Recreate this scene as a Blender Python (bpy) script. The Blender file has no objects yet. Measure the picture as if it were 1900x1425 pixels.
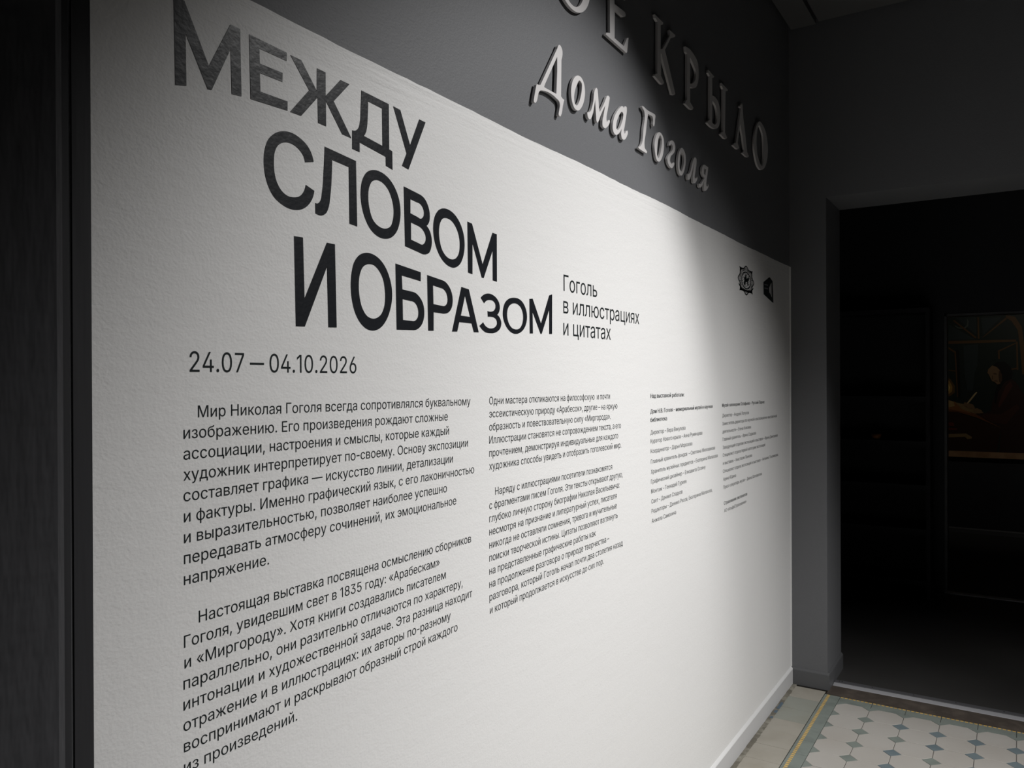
import bpy, math, random
from mathutils import Matrix, Vector

C = bpy.context.scene.collection
random.seed(7)
sc = bpy.context.scene

# ------------------------------------------------------------------ camera
cd = bpy.data.cameras.new('camera')
cam = bpy.data.objects.new('camera', cd)
C.objects.link(cam)
R_ = Vector((0.53703, -0.84356, -0.00431)); F_ = Vector((0.84356, 0.53702, -0.00213))
R_.normalize(); F_.normalize(); U_ = R_.cross(F_); R_ = F_.cross(U_)
cam.matrix_world = Matrix(((R_.x, U_.x, -F_.x, 0.0), (R_.y, U_.y, -F_.y, -0.95828), (R_.z, U_.z, -F_.z, 1.5), (0, 0, 0, 1)))
cd.sensor_width = 36.0
cd.lens = 1476.72 / 1900 * 36.0
cd.clip_start = 0.02
sc.camera = cam

# ------------------------------------------------------------------ world, lights, exposure
w = bpy.data.worlds.new('world'); sc.world = w; w.use_nodes = True
w.node_tree.nodes['Background'].inputs[0].default_value = (0.8, 0.9, 1.0, 1)
w.node_tree.nodes['Background'].inputs[1].default_value = 0.002

def spot(name, loc, aim, half, blend, power, radius=0.03, col=(1, 0.99, 0.975)):
    l = bpy.data.lights.new(name, 'SPOT')
    l.energy = power; l.spot_size = math.radians(2 * half); l.spot_blend = blend
    l.shadow_soft_size = radius; l.color = col
    o = bpy.data.objects.new(name, l); C.objects.link(o)
    o.location = loc
    o.rotation_euler = (Vector(aim) - Vector(loc)).to_track_quat('-Z', 'Y').to_euler()
    return o
spot('spot_lamp_main', (2.101, -3.275, 2.909), (2.238, 0, -0.10), 35.2, 1.0, 470)
spot('spot_lamp_near', (2.136, -1.448, 3.151), (1.663, 0, 1.07), 33.7, 0.551, 113)
spot('fill_spot_doorway', (2.7, -2.3, 3.15), (4.05, -1.05, 0), 22, 1.0, 75)  # added fill, brightens the floor tiles and doorway; no known lamp
spot('spot_lamp_picture', (7.2, -1.3, 2.7), (8.97, -0.9, 1.35), 38, 1.0, 12, 0.03, (1, 0.93, 0.82))  # lights the picture in the third room

vs = sc.view_settings
vs.view_transform = 'Standard'; vs.look = 'None'; vs.gamma = 1.0; vs.exposure = 0.0
vs.use_curve_mapping = False

# ------------------------------------------------------------------ materials
def srgb(r, g, b):
    f = lambda v: (v / 255 / 12.92) if v <= 10 else ((v / 255 + 0.055) / 1.055) ** 2.4
    return (f(r), f(g), f(b), 1)

def mat(name, col, rough=0.6, spec=0.5, bump=None, metal=0.0, var=None):
    """bump: list of (scale, distance, stretch vec); var: (scale, colour2, amount)"""
    m = bpy.data.materials.new(name); m.use_nodes = True
    nt = m.node_tree; b = nt.nodes['Principled BSDF']
    b.inputs['Base Color'].default_value = col
    b.inputs['Roughness'].default_value = rough
    b.inputs['Specular IOR Level'].default_value = spec
    b.inputs['Metallic'].default_value = metal
    geo = nt.nodes.new('ShaderNodeNewGeometry')
    last = None
    for scale, dist, stretch in (bump or []):
        mp = nt.nodes.new('ShaderNodeMapping'); mp.inputs['Scale'].default_value = stretch
        nt.links.new(geo.outputs['Position'], mp.inputs['Vector'])
        n = nt.nodes.new('ShaderNodeTexNoise'); n.inputs['Scale'].default_value = scale
        n.inputs['Detail'].default_value = 2.0; n.inputs['Roughness'].default_value = 0.5
        nt.links.new(mp.outputs[0], n.inputs['Vector'])
        bp = nt.nodes.new('ShaderNodeBump'); bp.inputs['Distance'].default_value = dist; bp.inputs['Strength'].default_value = 1.0
        nt.links.new(n.outputs[0], bp.inputs['Height'])
        if last: nt.links.new(last, bp.inputs['Normal'])
        last = bp.outputs[0]
    if last: nt.links.new(last, b.inputs['Normal'])
    if var:
        scale, c2, amt = var
        n = nt.nodes.new('ShaderNodeTexNoise'); n.inputs['Scale'].default_value = scale; n.inputs['Detail'].default_value = 5
        nt.links.new(geo.outputs['Position'], n.inputs['Vector'])
        r = nt.nodes.new('ShaderNodeMapRange'); r.inputs[1].default_value = 0.45; r.inputs[2].default_value = 0.7
        r.inputs[3].default_value = 0; r.inputs[4].default_value = amt
        nt.links.new(n.outputs[0], r.inputs[0])
        mx = nt.nodes.new('ShaderNodeMix'); mx.data_type = 'RGBA'
        mx.inputs[6].default_value = col; mx.inputs[7].default_value = c2
        nt.links.new(r.outputs[0], mx.inputs[0]); nt.links.new(mx.outputs[2], b.inputs['Base Color'])
    return m

PEEL = [(210, 0.00055, (1, 1, 1.2)), (75, 0.0005, (1, 1, 1))]
FILM = [(120, 0.00028, (1, 1, 1.2)), (45, 0.0004, (1, 1, 1))]
M = {}
M['white'] = mat('white_wall_paint', (0.80, 0.795, 0.79, 1), 0.55, 0.35, PEEL + [(10, 0.0009, (0.6, 1, 3))])
# brush marks along the cut-in edge at the top of the white field
_nt = M['white'].node_tree; _b = _nt.nodes['Principled BSDF']; _prev = _b.inputs['Normal'].links[0].from_socket
_g = _nt.nodes.new('ShaderNodeNewGeometry'); _mp = _nt.nodes.new('ShaderNodeMapping'); _mp.inputs['Scale'].default_value = (0.06, 1, 1)
_mp.inputs['Rotation'].default_value = (0, 0.012, 0)
_n = _nt.nodes.new('ShaderNodeTexNoise'); _n.inputs['Scale'].default_value = 90; _n.inputs['Detail'].default_value = 3
_sx = _nt.nodes.new('ShaderNodeSeparateXYZ'); _mr = _nt.nodes.new('ShaderNodeMapRange')
_mr.inputs[1].default_value = 1.98; _mr.inputs[2].default_value = 2.05; _mr.inputs[3].default_value = 0.0; _mr.inputs[4].default_value = 1.0
_bp = _nt.nodes.new('ShaderNodeBump'); _bp.inputs['Distance'].default_value = 0.0016
_nt.links.new(_g.outputs['Position'], _mp.inputs['Vector']); _nt.links.new(_mp.outputs[0], _n.inputs['Vector']); _nt.links.new(_g.outputs['Position'], _sx.inputs[0])
_nt.links.new(_sx.outputs['Z'], _mr.inputs[0]); _nt.links.new(_mr.outputs[0], _bp.inputs['Strength']); _nt.links.new(_n.outputs[0], _bp.inputs['Height'])
_nt.links.new(_prev, _bp.inputs['Normal']); _nt.links.new(_bp.outputs[0], _b.inputs['Normal'])
M['white_shaded'] = mat('shaded_white_paint', (0.60, 0.60, 0.61, 1), 0.5, 0.4, [(30, 0.0008, (1, 1, 1))])  # shade of the upright baseboard face, put into a darker white
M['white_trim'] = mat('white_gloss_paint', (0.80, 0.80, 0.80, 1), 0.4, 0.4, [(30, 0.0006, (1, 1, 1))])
M['grey'] = mat('dark_grey_wall_paint', (0.160, 0.163, 0.172, 1), 0.6, 0.35, PEEL)
M['grey_trim'] = mat('dark_grey_gloss_paint', (0.12, 0.122, 0.128, 1), 0.45, 0.4, [(25, 0.001, (1, 1, 1))])
M['black'] = mat('blackened_wall_paint', (0.035, 0.036, 0.042, 1), 0.6, 0.3, PEEL)
M['ceil'] = mat('dark_ceiling_paint', (0.12, 0.12, 0.12, 1), 0.7, 0.3)
M['vinyl'] = mat('black_vinyl_film', (0.013, 0.0145, 0.018, 1), 0.36, 0.25, FILM)
M['print'] = mat('dark_print_film', (0.008, 0.012, 0.013, 1), 0.6, 0.2)
M['sign'] = mat('pale_sign_enamel', (0.70, 0.68, 0.68, 1), 0.45, 0.4)
M['canvas'] = mat('dark_woven_panel', (0.06, 0.06, 0.065, 1), 0.8, 0.2, [(60, 0.003, (1, 1, 0.25)), (30, 0.003, (0.4, 1, 1))])
M['post'] = mat('dark_post_paint', (0.028, 0.028, 0.031, 1), 0.6, 0.3, [(20, 0.001, (3, 1, 0.3))])
M['grout'] = mat('dark_grout', srgb(48, 44, 40), 0.9, 0.2)
M['oct'] = mat('warm_grey_ceramic', srgb(194, 190, 184), 0.45, 0.4, [(14, 0.0004, (1, 1, 1))], var=(3.0, srgb(182, 176, 168), 0.6))
M['edge_tile'] = mat('worn_pale_ceramic', srgb(176, 171, 160), 0.5, 0.4, [(14, 0.0008, (1, 1, 1))], var=(7.0, srgb(150, 142, 128), 0.5))
M['edge_tile_green'] = mat('pale_green_grey_ceramic', srgb(160, 162, 153), 0.5, 0.4, [(14, 0.0008, (1, 1, 1))], var=(7.0, srgb(150, 146, 132), 0.5))
M['green'] = mat('grey_green_ceramic', srgb(140, 148, 142), 0.5, 0.4, None, var=(14.0, srgb(122, 130, 125), 0.8))
M['blue'] = mat('blue_grey_ceramic', srgb(124, 137, 142), 0.45, 0.4, None, var=(8.0, srgb(110, 124, 131), 0.8))
M['yellow'] = mat('ochre_ceramic', srgb(228, 192, 116), 0.5, 0.4, None, var=(40.0, srgb(204, 164, 92), 0.8))
M['stone'] = mat('dark_worn_threshold', srgb(84, 76, 70), 0.6, 0.4, [(25, 0.0015, (0.3, 1, 1))], var=(16.0, srgb(120, 110, 100), 0.5))
M['mortar'] = mat('rough_mortar', srgb(120, 116, 106), 0.9, 0.2, [(60, 0.004, (1, 1, 1))], var=(25.0, srgb(168, 164, 152), 0.9))
M['metal'] = mat('brushed_aluminium', (0.62, 0.62, 0.65, 1), 0.38, 0.6, [(12, 0.0008, (1, 0.2, 1))], metal=0.35)
M['metal_dull'] = mat('darker_aluminium', (0.16, 0.16, 0.17, 1), 0.45, 0.5, [(12, 0.0008, (1, 0.2, 1))], metal=0.3)  # darker tone for the back faces of the threshold strip
M['screw'] = mat('dark_screw_steel', (0.02, 0.02, 0.02, 1), 0.5)
M['dfloor'] = mat('dark_grey_screed', srgb(70, 69, 68), 0.5, 0.4, [(8, 0.001, (1, 1, 1))], var=(1.2, srgb(62, 61, 60), 1))
M['amber'] = mat('amber_glaze', srgb(170, 110, 50), 0.35)
M['frame'] = mat('light_brown_frame_wood', srgb(178, 140, 104), 0.5, 0.4, None, var=(8, srgb(150, 112, 80), 1))
M['bluepaint'] = mat('worn_blue_paint', srgb(96, 112, 126), 0.7, 0.3)
M['logo_strip'] = mat('grey_print', srgb(120, 120, 124), 0.6)
PC = dict(night=(30, 40, 34), sky=(44, 54, 54), moon=(80, 88, 80), wood=(92, 66, 36), dark=(12, 14, 12), glow1=(225, 190, 110),
          glow2=(170, 130, 66), glow3=(100, 76, 40), deskdark=(52, 30, 19), desk=(110, 66, 34), deskglow=(140, 92, 50), paper=(170, 140, 90),
          paper2=(140, 116, 78), coat=(50, 28, 22), coatfold=(76, 40, 30), sleeve=(66, 36, 26), hair=(16, 12, 9), face=(128, 100, 70),
          faceshade=(78, 56, 38), collar=(14, 12, 10), hand=(128, 102, 72), quill=(190, 165, 120), red=(100, 36, 20))
for k, v in PC.items(): M['p_' + k] = mat('oil_paint_' + k, srgb(*v), 0.5, 0.3)

# ------------------------------------------------------------------ helpers
def obj(name, verts, faces, m, parent=None, kind=None, mi=None, smooth=False):
    me = bpy.data.meshes.new(name)
    me.from_pydata(verts, [], faces)
    for x in (m if isinstance(m, (list, tuple)) else [m]): me.materials.append(x)
    if mi:
        for p, i in zip(me.polygons, mi): p.material_index = i
    if smooth:
        for p in me.polygons: p.use_smooth = True
    me.update()
    o = bpy.data.objects.new(name, me); C.objects.link(o)
    if parent: o.parent = parent
    if kind: o['kind'] = kind
    return o

class MB:
    def __init__(s): s.v = []; s.f = []; s.m = []
    def add(s, v, f, mi=0):
        n = len(s.v); s.v += [tuple(p) for p in v]
        s.f += [tuple(i + n for i in q) for q in f]; s.m += [mi] * len(f)
    def box(s, a, b, mi=0):
        x0, y0, z0 = a; x1, y1, z1 = b
        s.add([(x0, y0, z0), (x1, y0, z0), (x1, y1, z0), (x0, y1, z0), (x0, y0, z1), (x1, y0, z1), (x1, y1, z1), (x0, y1, z1)],
              [(0, 3, 2, 1), (4, 5, 6, 7), (0, 1, 5, 4), (1, 2, 6, 5), (2, 3, 7, 6), (3, 0, 4, 7)], mi)
    def prism(s, poly, z0, z1, inset=0.0, mi=0):
        """poly (x,y) counter-clockwise, top face slightly inset: a worn, eased edge"""
        n = len(poly); cx = sum(p[0] for p in poly) / n; cy = sum(p[1] for p in poly) / n
        def ins(p, k):
            dx, dy = cx - p[0], cy - p[1]; L = math.hypot(dx, dy) or 1
            return (p[0] + dx / L * k, p[1] + dy / L * k)
        v = [(p[0], p[1], z0) for p in poly] + [(p[0], p[1], z1 - inset * 0.6) for p in poly] + [(*ins(p, inset), z1) for p in poly]
        f = [tuple(range(2 * n, 3 * n))]
        for i in range(n):
            j = (i + 1) % n
            f += [(i, j, n + j, n + i), (n + i, n + j, 2 * n + j, 2 * n + i)]
        s.add(v, f, mi)
    def build(s, name, m, parent=None, kind=None):
        return obj(name, s.v, s.f, m, parent, kind, s.m)

def tag(o, label, cat, group=None):
    o['label'] = label; o['category'] = cat
    if group: o['group'] = group
    return o
def empty(name, loc, label, cat, group=None):
    o = bpy.data.objects.new(name, None); o.location = loc; C.objects.link(o)
    o.empty_display_size = 0.05
    return tag(o, label, cat, group)
def part(o, parent):
    o.parent = parent; o.matrix_parent_inverse = Matrix.Translation(-Vector(parent.location)); return o

def smooth_loop(pts):
    """closed outline; flagged points are on curves (Hermite), the rest are corners"""
    n = len(pts); P = [(p[0] / 1e4, p[1] / 1e4) for p in pts]; S = [p[2] for p in pts]; out = []
    def tan(i, d_in):
        a, b, c = P[i - 1], P[i], P[(i + 1) % n]
        d0 = math.dist(a, b) or 1e-6; d1 = math.dist(b, c) or 1e-6
        return tuple(((b[k] - a[k]) / d0 * d1 + (c[k] - b[k]) / d1 * d0) / (d0 + d1) for k in (0, 1))
    for i in range(n):
        j = (i + 1) % n; a, b = P[i], P[j]; out.append(a)
        if not (S[i] or S[j]): continue
        L = math.dist(a, b); ch = tuple((b[k] - a[k]) / (L or 1e-6) for k in (0, 1))
        ta = tan(i, 0) if S[i] else ch; tb = tan(j, 1) if S[j] else ch
        if not S[i]: ta = tuple(2 * ch[k] - tb[k] for k in (0, 1))
        if not S[j]: tb = tuple(2 * ch[k] - ta[k] for k in (0, 1))
        N = 5
        for s in range(1, N):
            t = s / N; h1 = 2*t**3 - 3*t**2 + 1; h2 = t**3 - 2*t**2 + t; h3 = -2*t**3 + 3*t**2; h4 = t**3 - t**2
            out.append(tuple(h1 * a[k] + h2 * L * ta[k] + h3 * b[k] + h4 * L * tb[k] for k in (0, 1)))
    return out

def fill(loops, depth=0.0, bevel=0.0):
    """flat filled outline with holes -> verts (x, z, t), faces; t runs over the thickness"""
    cu = bpy.data.curves.new('tmp', 'CURVE'); cu.dimensions = '2D'; cu.fill_mode = 'BOTH'
    for l in loops:
        sp = cu.splines.new('POLY'); sp.points.add(len(l) - 1)
        for p, (x, z) in zip(sp.points, l): p.co = (x, z, 0, 1)
        sp.use_cyclic_u = True
    cu.extrude = depth / 2
    if bevel: cu.bevel_depth = bevel; cu.offset = -bevel; cu.bevel_resolution = 1
    o = bpy.data.objects.new('tmp', cu); me = bpy.data.meshes.new_from_object(o)
    v = [tuple(x.co) for x in me.vertices]; f = [tuple(p.vertices) for p in me.polygons]
    bpy.data.objects.remove(o); bpy.data.curves.remove(cu); bpy.data.meshes.remove(me)
    return v, f

def fill_union(loops):
    """non-zero winding fill for outlines whose contours overlap"""
    from mathutils.geometry import delaunay_2d_cdt
    vs_, es = [], []
    for l in loops:
        n = len(vs_); vs_ += [Vector(p) for p in l]; es += [(n + i, n + (i + 1) % len(l)) for i in range(len(l))]
    ov, oe, of = delaunay_2d_cdt(vs_, es, [], 0, 1e-5)[:3]
    def wind(x, y):
        w = 0
        for l in loops:
            for i in range(len(l)):
                (x0, y0), (x1, y1) = l[i], l[(i + 1) % len(l)]
                if (y0 <= y) != (y1 <= y):
                    if x0 + (y - y0) / (y1 - y0) * (x1 - x0) > x: w += 1 if y1 > y0 else -1
        return w
    keep = []
    for t in of:
        c = [sum(ov[i][k] for i in t) / 3 for k in (0, 1)]
        if wind(*c): keep.append(tuple(t))
    return [(p[0], p[1], 0.0) for p in ov], keep

def slab(name, loops, y_front, y_back, m, bevel=0.0, scale=1.0):
    """outline in the x-z plane standing on the wall, thickness from y_back to y_front"""
    cx = sum(p[0] for p in loops[0]) / len(loops[0]); cz = sum(p[1] for p in loops[0]) / len(loops[0])
    v, f = fill([[(x - cx, z - cz) for x, z in l] for l in loops], abs(y_back - y_front) - 2 * bevel, bevel)
    ym = (y_front + y_back) / 2
    o = obj(name, [(x, -t, z) for x, z, t in v], [tuple(q) for q in f], m)
    o.location = (cx, ym, cz)
    return o

# lettering outlines, all in tenths of a millimetre on the wall: [x, z, 1 if the point is on a curve]
TITLE = [
[[[[6605,20216,0],[6767,20213,0],[7152,19454,0],[7516,20172,0],[7686,20170,0],[7705,19195,0],[7535,19177,0],[7520,19824,0],[7195,19132,0],[7131,19122,0],[6782,19781,0],[6791,19063,0],[6623,19024,0]]],
 [[[7849,20154,0],[8564,20129,0],[8560,20002,0],[8034,20010,0],[8042,19787,0],[8479,19789,0],[8475,19650,0],[8041,19647,0],[8050,19370,0],[8574,19377,0],[8573,19234,0],[7869,19206,0]]],
 [[[8638,20121,0],[8861,20115,0],[9189,19726,0],[9195,20097,0],[9383,20092,0],[9384,19708,0],[9723,20076,0],[9935,20070,0],[9564,19673,0],[9975,19165,0],[9758,19178,0],[9387,19626,0],[9390,19211,0],[9212,19219,0],[9207,19630,0],[8852,19231,0],[8624,19231,0],[9024,19690,0]]],
 [[[10225,20056,0],[10934,20025,0],[10940,19212,0],[11023,19197,0],[11028,18863,0],[10849,18896,0],[10846,19056,0],[10176,19145,0],[10175,18977,0],[9995,18992,0],[9997,19307,0],[10060,19316,1],[10146,19384,1],[10189,19508,1],[10206,19722,1]],[[10392,19916,0],[10754,19895,0],[10761,19230,0],[10285,19285,0],[10329,19350,1],[10363,19464,1],[10379,19621,1]]],
 [[[11057,20022,0],[11252,20010,0],[11526,19433,0],[11798,19990,0],[11987,19983,0],[11477,18968,0],[11292,18997,0],[11424,19257,0]]]],
[[[[9111,18563,0],[9071,18678,1],[8975,18793,1],[8848,18864,1],[8677,18909,1],[8495,18896,1],[8331,18824,1],[8200,18698,1],[8134,18545,1],[8109,18356,1],[8125,18178,1],[8181,18007,1],[8296,17847,1],[8458,17756,1],[8609,17719,1],[8763,17727,1],[8920,17788,1],[9033,17893,1],[9091,17989,1],[9124,18099,0],[8942,18159,0],[8898,18042,1],[8811,17953,1],[8702,17914,1],[8564,17911,1],[8444,17969,1],[8356,18078,1],[8310,18219,1],[8299,18378,1],[8318,18532,1],[8374,18638,1],[8464,18707,1],[8569,18740,1],[8692,18735,1],[8816,18682,1],[8894,18611,1],[8930,18515,0]]],
 [[[9356,18870,0],[10083,18803,0],[10107,17686,0],[9921,17704,0],[9909,18660,0],[9522,18692,0],[9517,18534,1],[9475,18076,1],[9439,17895,1],[9371,17777,1],[9287,17732,1],[9212,17728,1],[9146,17744,0],[9144,17908,0],[9197,17912,1],[9255,17966,1],[9294,18115,1],[9333,18493,1]]],
 [[[10505,18744,1],[10733,18750,1],[10932,18681,1],[11090,18549,1],[11204,18358,1],[11244,18137,1],[11212,17918,1],[11130,17753,1],[10992,17633,1],[10857,17587,1],[10637,17594,1],[10445,17689,1],[10299,17868,1],[10217,18083,1],[10198,18309,1],[10251,18536,1],[10356,18674,1]],[[10590,18586,1],[10753,18576,1],[10908,18482,1],[10997,18349,1],[11053,18163,1],[11040,17980,1],[10971,17833,1],[10836,17766,1],[10660,17775,1],[10510,17860,1],[10415,18048,1],[10385,18231,1],[10407,18409,1],[10482,18534,1]]],
 [[[11339,18627,0],[11806,18568,0],[11956,18510,1],[12056,18394,1],[12106,18227,1],[12085,18095,1],[12008,18007,0],[12104,17922,1],[12160,17786,1],[12154,17640,1],[12081,17502,1],[11948,17452,1],[11810,17462,0],[11369,17529,0]],[[11528,18428,0],[11730,18404,0],[11854,18372,1],[11924,18274,1],[11915,18177,1],[11840,18117,1],[11741,18128,0],[11526,18164,0]],[[11540,17996,0],[11776,17961,0],[11901,17905,1],[11976,17806,1],[11970,17709,1],[11886,17631,1],[11786,17635,0],[11542,17674,0]]],
 [[[12515,18434,1],[12719,18441,1],[12940,18364,1],[13109,18216,1],[13223,17996,1],[13245,17795,1],[13191,17566,1],[13075,17399,1],[12890,17310,1],[12683,17326,1],[12468,17439,1],[12310,17630,1],[12228,17844,1],[12214,18052,1],[12275,18256,1],[12395,18383,1]],[[12608,18261,1],[12800,18239,1],[12953,18131,1],[13051,17970,1],[13078,17788,1],[13033,17596,1],[12948,17510,1],[12822,17468,1],[12643,17495,1],[12496,17607,1],[12417,17775,1],[12392,17967,1],[12433,18137,1],[12514,18232,1]]],
 [[[13348,18315,0],[13510,18299,0],[13893,17500,0],[14271,18228,0],[14440,18222,0],[14439,17190,0],[14276,17202,0],[14275,17843,0],[13931,17213,0],[13860,17218,0],[13525,17895,0],[13520,17250,0],[13363,17267,0]]]],
[[[[8694,17306,0],[8877,17311,0],[8904,16345,0],[9394,17304,0],[9576,17303,0],[9608,15925,0],[9420,15917,0],[9395,16912,0],[8908,15902,0],[8723,15895,0]]],
 [[[10326,17265,1],[10500,17260,1],[10667,17199,1],[10818,17077,1],[10933,16896,1],[10990,16720,1],[10999,16539,1],[10949,16327,1],[10831,16112,1],[10678,15975,1],[10509,15921,1],[10326,15943,1],[10166,16045,1],[10044,16210,1],[9976,16401,1],[9946,16642,1],[9970,16889,1],[10032,17068,1],[10156,17201,1]],[[10398,17077,1],[10536,17068,1],[10666,16982,1],[10760,16852,1],[10806,16676,1],[10815,16523,1],[10785,16353,1],[10689,16205,1],[10511,16130,1],[10346,16163,1],[10221,16297,1],[10160,16466,1],[10138,16674,1],[10163,16862,1],[10244,17008,1]]],
 [[[11098,17173,0],[11822,17097,0],[11821,16927,0],[11271,16975,0],[11287,16720,0],[11552,16704,0],[11675,16684,1],[11801,16609,1],[11891,16496,1],[11923,16360,1],[11907,16220,1],[11842,16101,1],[11724,16014,1],[11582,15986,0],[11123,15970,0]],[[11291,16542,0],[11533,16526,0],[11621,16514,1],[11709,16447,1],[11748,16336,1],[11726,16231,1],[11654,16169,1],[11548,16157,0],[11300,16158,0]]],
 [[[12018,17066,0],[12479,17017,0],[12597,16990,1],[12735,16890,1],[12815,16752,1],[12830,16632,1],[12793,16496,1],[12692,16398,1],[12572,16365,1],[12455,16363,0],[12212,16367,0],[12209,16007,0],[12044,15999,0]],[[12196,16886,0],[12439,16858,0],[12537,16840,1],[12625,16771,1],[12660,16678,1],[12653,16593,1],[12593,16528,1],[12505,16509,0],[12207,16524,0]]],
 [[[13128,16947,0],[13388,16922,0],[13737,16053,0],[13561,16048,0],[13480,16224,0],[13050,16227,0],[12978,16030,0],[12805,16022,0]],[[13253,16779,0],[13427,16357,0],[13105,16362,0]]],
 [[[13817,16787,0],[13916,16854,1],[14087,16901,1],[14278,16886,1],[14437,16817,1],[14526,16725,1],[14547,16628,1],[14516,16536,1],[14444,16470,0],[14542,16414,1],[14604,16304,1],[14567,16192,1],[14468,16117,1],[14325,16071,1],[14150,16057,1],[13978,16072,1],[13859,16124,1],[13767,16191,0],[13903,16275,0],[13996,16199,1],[14116,16162,1],[14238,16164,1],[14361,16200,1],[14433,16273,1],[14416,16351,1],[14327,16400,1],[14205,16411,1],[14080,16405,0],[14070,16525,0],[14205,16523,1],[14311,16551,1],[14373,16614,1],[14374,16693,1],[14313,16747,1],[14155,16768,1],[14034,16743,1],[13945,16680,0]]],
 [[[15140,16903,1],[15313,16897,1],[15489,16835,1],[15607,16730,1],[15676,16599,1],[15685,16463,1],[15634,16324,1],[15523,16203,1],[15365,16123,1],[15210,16092,1],[15019,16115,1],[14851,16198,1],[14732,16321,1],[14669,16467,1],[14680,16608,1],[14754,16754,1],[14913,16858,1]],[[15158,16779,1],[15312,16758,1],[15438,16686,1],[15506,16576,1],[15519,16463,1],[15485,16347,1],[15386,16237,1],[15192,16194,1],[15039,16218,1],[14918,16302,1],[14853,16419,1],[14841,16539,1],[14892,16664,1],[15006,16744,1]]],
 [[[15800,16934,0],[15943,16952,0],[16326,16392,0],[16722,17096,0],[16866,17136,0],[16854,16172,0],[16714,16165,0],[16719,16750,0],[16356,16148,0],[16302,16148,0],[15940,16639,0],[15951,16139,0],[15809,16132,0]]]]]
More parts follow.
